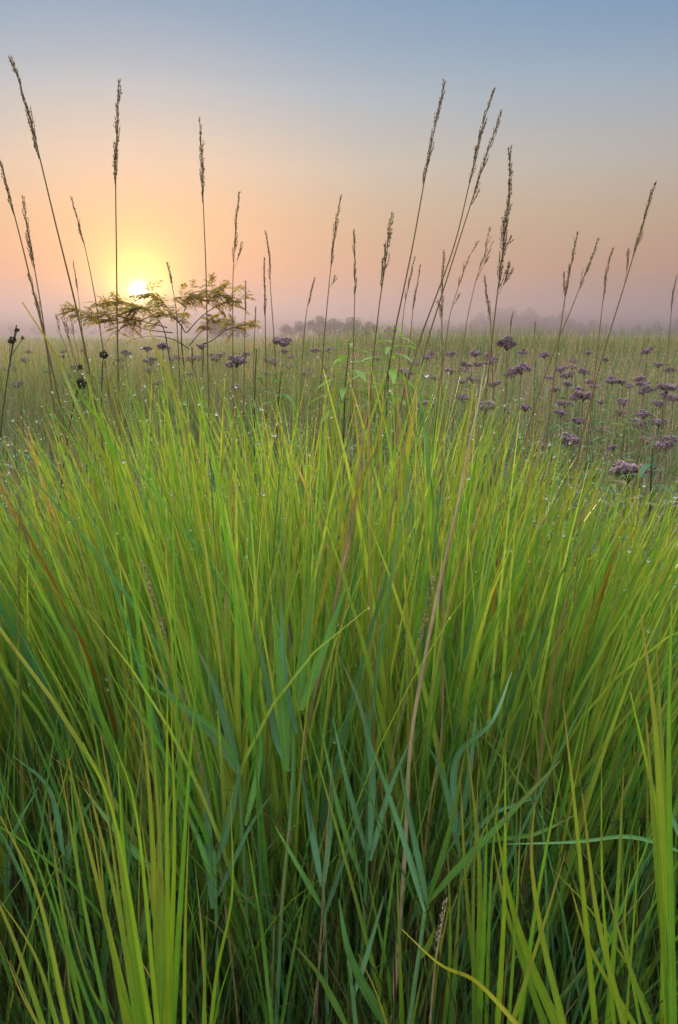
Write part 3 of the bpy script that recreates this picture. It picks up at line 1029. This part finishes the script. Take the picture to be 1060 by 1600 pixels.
reed([(100, 1330), (104, 1420), (110, 1600)], 1.35,
     [([(60, 1230), (28, 1300), (10, 1400)], 13, BLU, .0), ([(150, 1240), (120, 1290), (102, 1350)], 14, BLU2, .03), ([(20, 1180), (70, 1250), (100, 1340)], 13, BLU2, .03)],
     'dark blue green reed behind the tuft at the left edge')
reed([(250, 1350), (255, 1450), (260, 1600)], 1.3,
     [([(130, 1230), (190, 1300), (250, 1370)], 16, RGR, .02), ([(330, 1350), (400, 1400), (455, 1450)], 15, RGR, -.05), ([(280, 1240), (268, 1300), (252, 1360)], 14, BLU2, .03)],
     'shaded reed behind the bright tuft, two leaves bent outward')

TY = (.30, .44, .03)
TG = (.18, .36, .03)


def tuft(lst, Yd, label, group='bright grass tufts close to the camera', cols=(TY, TG), tip=(.32, .25, .06)):
    foot = None
    o = None
    for k, (pts, wpx) in enumerate(lst):
        dy = random.uniform(-.06, .06)
        if o is None:
            foot = to_ground([at(*p, Yd) for p in pts])[-1]
            foot[2] = 0
            o = empty('grass_tuft', foot, label, 'grass tuft', group)
        c = np.array(cols[k % 2 if random.random() < .8 else random.randrange(2)]) * random.uniform(.85, 1.15)
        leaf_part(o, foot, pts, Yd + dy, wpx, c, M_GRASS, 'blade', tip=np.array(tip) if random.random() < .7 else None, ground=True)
    return o


tuft([([(105, 1180), (160, 1370), (205, 1600)], 17), ([(133, 1205), (180, 1400), (215, 1600)], 15), ([(158, 1150), (188, 1300), (222, 1600)], 17), ([(184, 1190), (198, 1380), (228, 1600)], 16),
      ([(130, 1160), (176, 1310), (235, 1600)], 13), ([(165, 1240), (190, 1430), (218, 1600)], 12), ([(180, 1165), (225, 1290), (246, 1600)], 14), ([(155, 1300), (180, 1450), (210, 1600)], 11), ([(140, 1260), (165, 1420), (196, 1600)], 13)], .86,
     'bright yellow green tuft left of bottom centre, its blades leaning left')
tuft([([(218, 1095), (238, 1250), (252, 1600)], 17), ([(241, 1170), (243, 1380), (250, 1600)], 19), ([(262, 1080), (266, 1300), (264, 1600)], 15), ([(307, 1070), (290, 1220), (270, 1600)], 15),
      ([(268, 1110), (272, 1330), (262, 1600)], 16), ([(252, 1230), (250, 1430), (246, 1600)], 14), ([(296, 1270), (298, 1430), (288, 1600)], 10), ([(236, 1130), (256, 1330), (262, 1600)], 12), ([(222, 1290), (244, 1450), (258, 1600)], 15)], .88,
     'bright yellow green tuft left of bottom centre, its blades standing straight')
tuft([([(-5, 1265), (48, 1410), (105, 1600)], 17), ([(-15, 1385), (45, 1510), (95, 1620)], 24), ([(0, 1470), (40, 1550), (70, 1620)], 10), ([(-40, 1330), (20, 1480), (80, 1640)], 18), ([(15, 1500), (50, 1570), (85, 1650)], 9)], .8,
     'coarse bright blades sweeping left in the bottom left corner')
tuft([([(75, 1250), (98, 1410), (130, 1600)], 9), ([(92, 1185), (125, 1440), (170, 1600)], 10), ([(100, 1440), (115, 1540), (125, 1600)], 8), ([(60, 1300), (100, 1480), (150, 1600)], 10), ([(95, 1380), (140, 1520), (175, 1600)], 9)], 1.0,
     'narrow darker tuft between the corner blades and the bright tuft', cols=(TG, MG))
tuft([([(361, 1255), (366, 1390), (345, 1500), (330, 1600)], 9), ([(368, 1480), (345, 1550), (335, 1600)], 7), ([(312, 1430), (318, 1520), (322, 1600)], 7), ([(305, 1350), (315, 1500), (318, 1600)], 8)], .95,
     'slim arching blades just right of the bright straight tuft')
tuft([([(776, 1290), (800, 1420), (832, 1520), (870, 1600)], 24), ([(772, 1330), (798, 1440), (850, 1600)], 17), ([(836, 1255), (832, 1350), (850, 1480), (880, 1600)], 17), ([(880, 1195), (840, 1400), (812, 1600)], 12),
      ([(790, 1180), (785, 1400), (778, 1600)], 12), ([(815, 1245), (808, 1430), (795, 1600)], 9), ([(885, 1330), (850, 1440), (800, 1600)], 13)], .98,
     'wide crossing green blades right of bottom centre')
tuft([([(730, 1160), (742, 1350), (745, 1600)], 14), ([(748, 1200), (740, 1400), (742, 1600)], 12), ([(795, 1120), (770, 1350), (760, 1600)], 10), ([(720, 1220), (735, 1420), (750, 1600)], 12), ([(762, 1260), (752, 1440), (748, 1600)], 14)], 1.05,
     'upright green tuft between the slanting reed leaf and the crossing blades', cols=(TG, (.11, .22, .02)))
tuft([([(880, 1095), (905, 1320), (930, 1600)], 12), ([(942, 1370), (975, 1480), (1015, 1600)], 16), ([(940, 1190), (950, 1400), (960, 1600)], 13), ([(975, 1200), (958, 1420), (950, 1600)], 13),
      ([(890, 1380), (930, 1490), (990, 1600)], 14), ([(985, 1350), (990, 1480), (1000, 1600)], 9), ([(910, 1240), (938, 1440), (975, 1600)], 15), ([(1000, 1290), (985, 1440), (978, 1600)], 10)], 1.0,
     'green tuft with long straight blades left of the right edge')
tuft([([(1002, 960), (1025, 1180), (1046, 1600)], 20), ([(1050, 940), (1046, 1200), (1052, 1600)], 19), ([(1066, 1030), (1070, 1300), (1072, 1600)], 17), ([(1026, 1010), (1030, 1280), (1036, 1600)], 14), ([(985, 1080), (1018, 1300), (1040, 1600)], 16),
      ([(1010, 1120), (1030, 1350), (1050, 1600)], 18)], 1.0,
     'broad tall bright blades along the right edge', cols=(TY, TG))
tuft([([(35, 472), (75, 560), (128, 660), (176, 760), (230, 900)], 13), ([(58, 615), (120, 700), (170, 800), (215, 920)], 11), ([(222, 490), (240, 555), (272, 625), (310, 790), (330, 950)], 12), ([(95, 535), (130, 620), (160, 690), (215, 860)], 10),
      ([(128, 560), (160, 660), (190, 760), (240, 930)], 12), ([(160, 560), (185, 660), (215, 780), (262, 960)], 12), ([(300, 590), (310, 680), (318, 800), (330, 960)], 11), ([(350, 610), (345, 700), (340, 820), (345, 960)], 11),
      ([(70, 660), (110, 760), (160, 900), (210, 1040)], 12), ([(250, 600), (270, 720), (290, 860), (305, 980)], 12)], 1.75,
     'tall loose blades leaning left out of the clump below the shrub', group='tall blades of the clump')
tuft([([(548, 590), (560, 690), (566, 800), (570, 950)], 12), ([(655, 585), (645, 690), (632, 800), (620, 960)], 13), ([(740, 610), (715, 720), (690, 830), (660, 980)], 12), ([(690, 600), (678, 720), (665, 850), (650, 980)], 12),
      ([(520, 640), (530, 740), (540, 860), (545, 980)], 11), ([(600, 610), (600, 720), (598, 830), (595, 960)], 13), ([(800, 650), (770, 760), (735, 880), (700, 1000)], 12), ([(630, 690), (622, 760), (610, 850), (600, 940)], 11)], 1.8,
     'tall loose blades standing up out of the middle of the clump', group='tall blades of the clump')
tuft([([(870, 690), (842, 800), (806, 920), (770, 1050)], 13), ([(940, 695), (900, 800), (860, 910), (820, 1040)], 14), ([(1000, 720), (985, 800), (960, 900), (915, 1050)], 14), ([(915, 720), (880, 830), (850, 930), (815, 1050)], 12),
      ([(1055, 790), (1010, 880), (960, 980), (910, 1100)], 12), ([(1040, 830), (1000, 920), (950, 1030), (910, 1120)], 13), ([(850, 640), (830, 740), (800, 860), (765, 1000)], 11), ([(980, 760), (950, 850), (910, 960), (875, 1080)], 12)], 1.7,
     'tall loose blades leaning right out of the clump near the purple flowers', group='tall blades of the clump')
tuft([([(628, 1452), (690, 1495), (750, 1550), (812, 1605)], 17), ([(560, 1490), (590, 1540), (610, 1620)], 10)], .92,
     'single yellow blade slanting down right at the bottom', cols=((.36, .33, .02), TG), tip=(.40, .22, .03))
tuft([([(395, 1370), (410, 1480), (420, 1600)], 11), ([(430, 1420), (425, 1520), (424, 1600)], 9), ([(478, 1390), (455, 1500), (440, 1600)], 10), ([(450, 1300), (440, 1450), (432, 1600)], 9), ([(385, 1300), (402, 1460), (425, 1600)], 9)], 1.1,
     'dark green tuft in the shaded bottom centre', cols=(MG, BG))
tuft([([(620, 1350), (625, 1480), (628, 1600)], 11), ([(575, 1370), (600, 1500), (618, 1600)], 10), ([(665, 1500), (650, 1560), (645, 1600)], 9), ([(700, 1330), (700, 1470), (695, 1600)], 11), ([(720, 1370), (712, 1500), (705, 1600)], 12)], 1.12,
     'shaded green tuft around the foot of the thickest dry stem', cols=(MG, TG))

# ------------------------------------------------------------------ purple flowers


def floret_head(mb, c0, w, seed, dense=1.0):
    """domed cluster: several small fuzzy mounds on a branching stalk. c0 = centre under the dome, w = width"""
    r = np.random.default_rng(seed)
    nm = r.integers(6, 10)
    for k in range(nm):
        a = k / nm * 2 * math.pi + r.normal(0, .3)
        q = (0 if k == 0 else r.uniform(.25, .42)) * w
        p = c0 + np.array([math.cos(a) * q, math.sin(a) * q, w * .18 + r.normal(0, .08) * w - q * q / w * .6])
        tube(mb, np.array([c0 - np.array([0, 0, w * .22]), (c0 + p) / 2 - np.array([0, 0, w * .05]), p]), [.0022, .0017, .0014], (.14, .06, .08), 4)
        n = int(80 * dense)
        d = norm(r.normal(0, 1, (n, 3)) * np.array([1, 1, .75]) + np.array([0, 0, .35]))
        rad = w * r.uniform(.13, .2)
        pos = p + d * rad * np.array([1, 1, .62]) * r.uniform(.55, .95, (n, 1))
        cc = np.array([(.41, .27, .31), (.32, .20, .23), (.50, .36, .39), (.22, .13, .15)])[r.integers(0, 4, n)] * r.uniform(.8, 1.15, (n, 1))
        spikelets(mb, pos, norm(d + r.normal(0, .3, (n, 3))), r.uniform(.10, .17, n) * w * .8, r.uniform(.018, .032, n) * w, cc)


flower_protos = []


def plant_leaf(mb, p, az, ln, wd, c, droop=.7):
    d = np.array([math.cos(az), math.sin(az), 0])
    t = np.linspace(0, 1, 7)
    P = p + np.outer(t * ln, d) + np.outer(ln * (.35 * t - droop * t * t), [0, 0, 1])
    ribbon(mb, P, wd * np.sin(np.clip(t * .93 + .07, 0, 1) * math.pi) ** .8 + .0006, c, 0, 0, .12, face=(0, 0, 1))


def flower(px, py, wpx, label, group, idx):
    Yd = float(np.clip(.135 * F / wpx, 2.3, 13))
    for _ in range(30):
        top = at(px, py, Yd)
        if top[2] - gz(top[0], top[1]) > 1.43:
            Yd *= 1.06
        elif top[2] - gz(top[0], top[1]) < (.84 * (.9 + .36 * float(smoothstep(3.4, 8, Yd))) + .03 if wpx < 24 else .70):
            Yd *= .95
        else:
            break
    wm = wpx / F * Yd * .95
    foot = np.array([top[0] + random.uniform(-.04, .04), top[1] + random.uniform(-.02, .04), 0])
    foot[2] = float(gz(foot[0], foot[1]))
    o = empty('flowering_plant', foot, label, 'purple flower', group)
    path = spline([foot, (foot + top) / 2 + np.array([random.uniform(-.02, .02), 0, 0]), top - np.array([0, 0, wm * .2])], 8)
    mb = MB()
    tube(mb, path, np.linspace(.0035, .0024, 8), (.20, .15, .08), 5)
    mb.build('stem', M_WOOD, o, origin=foot)
    mb = MB()
    floret_head(mb, top - np.array([0, 0, wm * .1]), wm, idx + 5, 1.5 if wpx > 26 else 1.0)
    mb.build('flower_head', M_PETAL, o, origin=foot)
    if wpx >= 12:
        for k in range(4):
            f = .45 + .11 * k
            p = path[int(f * 7)]
            mb = MB()
            a0 = random.uniform(0, 6.28)
            for a in (0, 2.1, 4.2):
                plant_leaf(mb, p, a0 + a, random.uniform(.09, .14), .028, (.07, .13, .045))
            mb.build('leaf_whorl', M_LEAF, o, origin=foot)
    return o


FG = 'purple flowers scattered over the meadow'
NEAR = [(983, 737, 60, 'largest purple flower head, close by at the right behind the clump'),
        (1053, 790, 34, 'purple flower head cut by the right edge, lowest in the picture'),
        (793, 539, 32, 'purple flower head highest on the meadow, under the stalk with side shoots'),
        (441, 533, 30, 'dusky purple flower head standing alone on the horizon left of centre'),
        (370, 565, 32, 'broad lilac flower head below the right end of the shrub'),
        (744, 552, 20, 'small purple flower head left of the highest one'),
        (815, 577, 30, 'wide flat purple flower head below the highest one'),
        (725, 622, 26, 'dark purple flower head just above the clump tips, right of centre'),
        (762, 633, 26, 'purple flower head partly behind the clump tips, right of the dark one'),
        (912, 618, 33, 'large round purple flower head in the middle of the right meadow'),
        (893, 688, 34, 'two lobed purple flower head left of the largest one and higher'),
        (1042, 692, 36, 'large purple flower head near the right edge above the largest one'),
        (1042, 606, 32, 'purple flower head near the right edge, upper part of the meadow'),
        (958, 594, 24, 'dark purple flower head right of the V shaped stalks'),
        (877, 578, 22, 'purple flower head at the foot of the V shaped stalks'),
        (942, 673, 24, 'flat purple flower head just above and left of the largest one'),
        (972, 645, 24, 'pale purple flower head amid the right meadow, above the flat one'),
        (905, 657, 22, 'dull mauve flower head just above the two lobed one'),
        (877, 645, 22, 'purple flower head left of the dull mauve one'),
        (1012, 688, 26, 'purple flower head touching the left of the large right edge one'),
        (773, 600, 20, 'purple flower head beside thin stems, above the partly hidden one'),
        (632, 585, 26, 'mauve flower head at the foot of the leafy green plants'),
        (515, 600, 22, 'mauve flower head left of the leafy green plants'),
        (428, 567, 20, 'lilac flower head right of the broad lilac one'),
        (255, 541, 22, 'lilac flower head right under the sunlit shrub'),
        (235, 563, 22, 'pale lilac flower head below the sunlit shrub')]
for k, (px, py, wp, lab) in enumerate(NEAR):
    flower(px, py, wp, lab, FG, k)
FAR_R = [(675, 552, 10), (705, 553, 12), (730, 571, 16), (818, 550, 12), (851, 555, 14), (898, 564, 10), (920, 552, 10), (1012, 548, 16), (1030, 570, 14), (1048, 578, 16), (913, 580, 16), (940, 628, 12),
         (985, 603, 11), (1053, 622, 16), (975, 628, 18), (795, 640, 12), (1000, 665, 20), (1030, 660, 18), (960, 700, 16), (705, 580, 14), (886, 586, 18), (765, 560, 10), (1006, 612, 13), (928, 604, 12), (860, 590, 12)]
FAR_L = [(385, 556, 14), (368, 606, 14), (310, 560, 16), (338, 562, 14), (315, 541, 13), (278, 559, 13), (230, 545, 16), (197, 552, 16), (188, 562, 14), (100, 550, 10), (120, 574, 18), (76, 564, 9), (45, 550, 10),
         (40, 564, 14), (22, 576, 16), (28, 600, 18), (17, 568, 9), (485, 577, 15), (510, 575, 14), (500, 676, 9), (415, 645, 10), (455, 558, 9), (590, 560, 12), (160, 590, 12), (420, 585, 12), (298, 585, 12)]
rf = random.Random(3)
for k in range(38):
    px = rf.uniform(640, 1056)
    py = 548 + abs(rf.gauss(0, 1)) * 40 + (px - 640) / 420 * rf.uniform(0, 60)
    FAR_R.append((px, py, rf.uniform(9, 12) + (py - 545) * .08))
for k in range(24):
    px = rf.uniform(4, 560)
    py = 546 + abs(rf.gauss(0, 1)) * 24
    FAR_L.append((px, py, rf.uniform(9, 13) + (py - 545) * .07))
for k, (px, py, wp) in enumerate(FAR_R):
    flower(px, py, wp * 1.3, 'small purple flower head far off in the right half of the meadow', 'small purple flowers at the right', 100 + k)
for k, (px, py, wp) in enumerate(FAR_L):
    flower(px, py, wp * 1.2, 'small mauve flower head far off in the left half of the meadow', 'small mauve flowers at the left', 200 + k)

# ------------------------------------------------------------------ withered dark heads at the left


def withered(stem, blobs, Yd, label):
    sm = spline([at(*p, Yd) for p in stem], 14)
    path = to_ground(sm)
    foot = path[-1].copy()
    o = empty('withered_plant', foot, label, 'withered plant', 'dark withered plants at the left')
    mb = MB()
    tube(mb, path[::-1], .0022, (.09, .07, .04), 5)
    mb.build('stem', M_WOOD, o, origin=foot)
    for (px, py, wpx) in blobs:
        p = at(px, py, Yd)
        w_ = wpx / F * Yd
        mb = MB()
        j = np.argmin(np.linalg.norm(path - p, axis=1))
        if np.linalg.norm(path[j] - p) > .004:
            tube(mb, np.array([path[min(j + 3, len(path) - 1)], p]), .0012, (.09, .07, .04), 4)
        n = 60
        d = norm(rng.normal(0, 1, (n, 3)))
        spikelets(mb, p + d * w_ * .18, d, rng.uniform(.18, .38, n) * w_, rng.uniform(.05, .11, n) * w_, pick([(.035, .025, .018), (.06, .04, .025), (.025, .018, .015)], [2, 1, 1], n))
        mb.build('dried_flower_head', M_WOOD, o, origin=foot)


withered([(26, 508), (22, 530), (12, 590), (5, 640)], [(27, 516, 9), (20, 531, 13), (36, 528, 7), (16, 534, 8)], 2.6, 'black withered sprig with several clumped heads, at the left edge')
withered([(127, 594), (118, 620), (105, 690), (98, 740)], [(127, 600, 22)], 2.3, 'black drooping withered head above the left of the clump')
withered([(162, 548), (160, 580), (158, 650)], [(162, 554, 16), (126, 573, 9)], 2.8, 'brown withered head just under the left end of the shrub')

# ------------------------------------------------------------------ leafy green plants on the horizon


def leafy(stem, Yd, n, ln, label, c=(.11, .19, .035)):
    sm = spline([at(*p, Yd) for p in stem], 20)
    path = to_ground(sm)
    foot = path[-1].copy()
    o = empty('leafy_plant', foot, label, 'leafy plant', 'upright leafy plants in the meadow')
    mb = MB()
    tube(mb, path[::-1], np.linspace(.004, .0018, len(path)), (.10, .12, .04), 5)
    mb.build('stem', M_LEAF, o, origin=foot)
    a = random.uniform(0, 6)
    for k in range(n):
        f = (k + .3) / n
        p = sm[int(f * 18)]
        mb = MB()
        a += 2.4
        L_ = ln * (.5 + .7 * min(1, f * 2.2)) * random.uniform(.85, 1.15)
        plant_leaf(mb, p, a, L_, L_ * .22, np.array(c) * random.uniform(.85, 1.2), random.uniform(.35, .75))
        mb.build('leaf', M_LEAF, o, origin=foot)


leafy([(617, 508), (614, 540), (608, 580), (604, 640)], 3.6, 26, .15, 'leafy green plant with its tip just above the horizon, centre', (.18, .30, .05))
leafy([(546, 532), (544, 560), (540, 600), (538, 650)], 3.4, 20, .14, 'leafy green plant left of the one reaching the horizon', (.16, .27, .05))
leafy([(401, 545), (399, 590), (398, 640), (398, 690)], 3.0, 14, .085, 'slim leafy plant with a dark stem under the lilac heads', (.09, .15, .035))
leafy([(440, 580), (437, 610), (434, 660)], 3.2, 12, .09, 'short leafy plant right of the slim dark stemmed one', (.10, .18, .035))
leafy([(1020, 700), (1018, 740), (1016, 800)], 2.6, 10, .10, 'leafy plant under the largest purple flower', (.06, .13, .05))
leafy([(930, 720), (926, 750), (922, 800)], 2.7, 10, .10, 'leafy plant left of the largest purple flower', (.06, .13, .05))

# ------------------------------------------------------------------ shrub against the sun
SY = 9.0
root = at(300, 560, SY)
root[2] = float(gz(root[0], root[1]))
shrub = empty('shrub', root, 'small feathery leaved shrub silhouetted in front of the rising sun', 'shrub')


def sp3(pts, dy):
    return [at(px, py, SY + dy * k / max(1, len(pts) - 1)) for k, (px, py) in enumerate(pts)]


crown_at = at(296, 548, SY)
BR = [([(284, 538), (284, 512), (290, 480), (305, 462), (330, 454), (350, 450)], .25), ([(292, 520), (315, 495), (340, 478), (365, 470), (380, 466)], -.2), ([(318, 538), (335, 530), (355, 515), (385, 507)], -.35),
      ([(262, 542), (256, 514), (240, 492), (215, 478), (190, 472), (160, 474)], .1), ([(262, 512), (235, 505), (205, 498), (170, 492), (118, 486)], -.25), ([(286, 512), (262, 480), (246, 466), (232, 460)], .3),
      ([(290, 480), (275, 466), (290, 464), (306, 461)], .1), ([(240, 492), (222, 500), (196, 510), (180, 520)], .35), ([(296, 545), (270, 530), (240, 525), (215, 528)], .3), ([(305, 462), (318, 470), (336, 462), (344, 452)], -.1),
      ([(290, 520), (280, 505), (268, 495), (255, 490)], -.3), ([(296, 540), (312, 520), (322, 508), (330, 498)], .3), ([(270, 520), (230, 515), (200, 505), (150, 498)], .0), ([(262, 480), (250, 478), (232, 480), (205, 484)], -.15)]
mbB = MB()
mbL = MB()
for bx, k_ in ((262, 0), (284, 1), (300, 2), (318, 3)):
    e_ = at(bx, 542 - 4 * (k_ % 2), SY)
    tube(mbB, spline([root, root * .6 + e_ * .4 + np.array([(bx - 300) / 900, .02 * k_, 0]), e_], 8), np.linspace(.011, .008, 8), (.05, .035, .022), 6)


def pinnate(mb, p, d, ln, r):
    """compound leaf: a drooping stalk with paired leaflets"""
    d = norm(np.asarray(d))
    t = np.linspace(0, 1, 8)
    P = p + np.outer(t * ln, d) + np.outer(-.26 * ln * t * t, [0, 0, 1])
    T = tangents(P)
    tube(mb, P[::2], .0009, (.10, .10, .03), 3)
    up = norm(np.array([r.normal(0, .3), r.normal(0, .3), 1]))
    for k in range(1, 8):
        S = norm(np.cross(T[k], up))
        for s in (-1, 1):
            L_ = ln * .36 * (1 - .35 * abs(k / 7 - .45)) * r.uniform(.8, 1.2)
            a = norm(S * s + T[k] * .55 + np.array([0, 0, -.3 * r.uniform(.2, 1.6)]))
            b = norm(np.cross(a, up + r.normal(0, .3, 3))) * L_ * .19
            q = P[k]
            c_ = np.array([(.25, .22, .03), (.31, .24, .035), (.19, .17, .03)][r.integers(3)]) * r.uniform(.8, 1.2)
            mb.add(np.array([q, q + a * L_ * .45 + b, q + a * L_, q + a * L_ * .45 - b]), [[0, 1, 2, 3]], None, c_)


rs = np.random.default_rng(5)
for pts, dy in BR:
    q = spline(sp3(pts, dy), 22)
    tube(mbB, q, np.linspace(.0065, .0018, 22), (.06, .035, .022), 5)
    T = tangents(q)
    for k in range(5, 22):
        for _ in range((4 if pts[-1][0] < 260 else 3) if k > 12 else 1):
            if rs.random() < .2 or k < 8 or pix(q[k])[1] > 514 + rs.normal(0, 6):
                continue
            side = rs.normal(0, 1, 3)
            d = norm(T[k] * rs.uniform(.2, 1) + side * np.array([.75, .75, .4]) + np.array([0, 0, .05]))
            p = q[k]
            if rs.random() < .45:                               # a twig of its own
                e = p + d * rs.uniform(.05, .13)
                tube(mbB, np.array([p, e]), [.002, .0012], (.05, .035, .022), 3)
                pinnate(mbL, e, norm(d + rs.normal(0, .4, 3)), rs.uniform(.10, .16), rs)
                p = e
            pinnate(mbL, p, d, rs.uniform(.10, .17), rs)
    pinnate(mbL, q[-1], T[-1], .16, rs)
mbB.build('branch', M_WOOD, shrub, origin=root)
mbL.build('foliage', M_SHRUB, shrub, origin=root)

# ------------------------------------------------------------------ far trees and bushes in the mist


def make_tree(name, H, Wd, seed, label, cat, group, trunk=True, n=900):
    r = np.random.default_rng(seed)
    o = empty(name, (0, 0, 0), label, cat, group)
    ks = []
    mb = MB()
    th = H * (.3 if trunk else .12)
    tube(mb, np.array([[0, 0, -.2], [.02 * H, 0, th * .6], [.0, .02 * H, th], [.03 * H, 0, H * .75]]), [H * .03, H * .024, H * .02, H * .006], (.06, .045, .035), 6)
    cl = []
    for k in range(11):
        a, e = r.uniform(0, 6.28), r.uniform(.05, 1)
        rr = Wd * .36 * math.sqrt(r.uniform(.05, 1)) * (1.1 - .5 * e)
        c_ = np.array([math.cos(a) * rr, math.sin(a) * rr, th * .7 + (H * .88 - th * .7) * e])
        cl.append((c_, Wd * r.uniform(.12, .22)))
        tube(mb, np.array([[0, 0, th * .8], c_ * np.array([.5, .5, .75]), c_]), [H * .010, H * .007, H * .003], (.06, .045, .035), 4)
    ks.append(mb.build('trunk', M_WOOD, o))
    mb = MB()
    per = n // len(cl)
    for c_, rad in cl:
        d = norm(r.normal(0, 1, (per, 3)))
        p = c_ + d * rad * r.uniform(.45, 1.1, (per, 1)) * np.array([1, 1, .8])
        s = rad * r.uniform(.10, .28, (per, 1))
        u = norm(r.normal(0, 1, (per, 3)))
        v_ = norm(np.cross(u, r.normal(0, 1, (per, 3))))
        V = np.stack([p - u * s, p + v_ * s * .5, p + u * s, p - v_ * s * .5], 1)
        cc = pick([(.05, .075, .025), (.07, .10, .03), (.04, .055, .025)], [1, 1, 1], per, .15)
        mb.add(V.reshape(-1, 3), np.arange(per * 4).reshape(-1, 4), None, np.repeat(cc, 4, axis=0))
    ks.append(mb.build('crown', M_TREE, o))
    kids[o.name] = ks
    return o


def place(o, px, py_top, Yd, H, label=None, group=None):
    """stand a tree so that its top meets the mist where the photo shows it"""
    p = at(px, py_top, Yd)
    g0 = float(gz(p[0], p[1]))
    s = (p[2] - g0) / H
    o.location = (p[0], p[1], g0)
    o.scale = (s * random.uniform(.95, 1.1), s * random.uniform(.95, 1.1), s)
    o.rotation_euler = (0, 0, random.uniform(0, 6.28))
    if label:
        o['label'] = label
    if group:
        o['group'] = group


b1 = make_tree('bush', 4, 5.5, 3, 'rounded grey green bush, nearest the shrub, fading in mist', 'bush', 'bushes in the mist', False, 1300)
first = True
for px, py, Yd, lab in [(348, 497, 190, 'rounded grey green bush rising out of mist behind the right end of the shrub'), (372, 505, 192, 'lower grey bush tapering down from the one behind the shrub'), (336, 507, 192, 'small grey bush at the left foot of the bush behind the shrub'),
                        (470, 502, 220, 'leftmost low bush of the middle grey clump'), (498, 494, 220, 'tallest bush of the middle grey clump'), (525, 498, 222, 'broad bush at the centre of the middle grey clump'), (552, 496, 220, 'second tall bush of the middle grey clump, behind the straight stalk'), (578, 503, 220, 'rightmost bush of the middle grey clump'), (448, 507, 225, 'tiny bush trailing off left of the middle grey clump'),
                        (610, 510, 240, 'faint low bush right of the middle grey clump')]:
    o = b1 if first else copy_tree(b1)
    first = False
    place(o, px, py, Yd, 4, lab)
t1 = make_tree('tree', 10, 15, 8, 'tree', 'tree', 'far trees in the mist', False, 1700)
t2 = make_tree('tree', 10, 13, 21, 'tree', 'tree', 'far trees in the mist', False, 1700)
FT = 'pale violet tree in the far tree line, almost lost in mist'
used = set()
k = 0
for px in list(range(690, 1120, 17)) + [20, 60, -20, 150, 118, 640, 660]:
    for row in range(2 if px >= 690 else 1):
        src = (t1, t2)[k % 2]
        o = src if src.name not in used else copy_tree(src)
        used.add(src.name)
        top = 497 + 9 * math.sin(px * .021) + random.uniform(-5, 7) + row * 5
        if 770 < px < 790 or 815 < px < 830:
            top -= 8
        if px > 960:
            top += 6
        if px < 690:
            top = 511 + random.uniform(-4, 4)
        place(o, px + random.uniform(-6, 6), top, (470 if px >= 690 else 560) + row * 30 + random.uniform(-12, 12), 10, FT, 'far trees in the mist')
        k += 1

# ------------------------------------------------------------------ render settings
sc.render.engine = 'CYCLES'
cy = sc.cycles
cy.use_denoising = True
try:
    cy.denoiser = 'OPENIMAGEDENOISE'
    cy.denoising_input_passes = 'RGB_ALBEDO_NORMAL'
    cy.denoising_prefilter = 'ACCURATE'
except Exception:
    pass
cy.max_bounces = 7
cy.diffuse_bounces = 4
cy.glossy_bounces = 2
cy.transmission_bounces = 5
cy.volume_bounces = 1
cy.transparent_max_bounces = 6
cy.sample_clamp_indirect = 6
sc.view_settings.view_transform = 'Standard'
sc.view_settings.look = 'None'
sc.view_settings.exposure = EXPO
sc.view_settings.gamma = 1
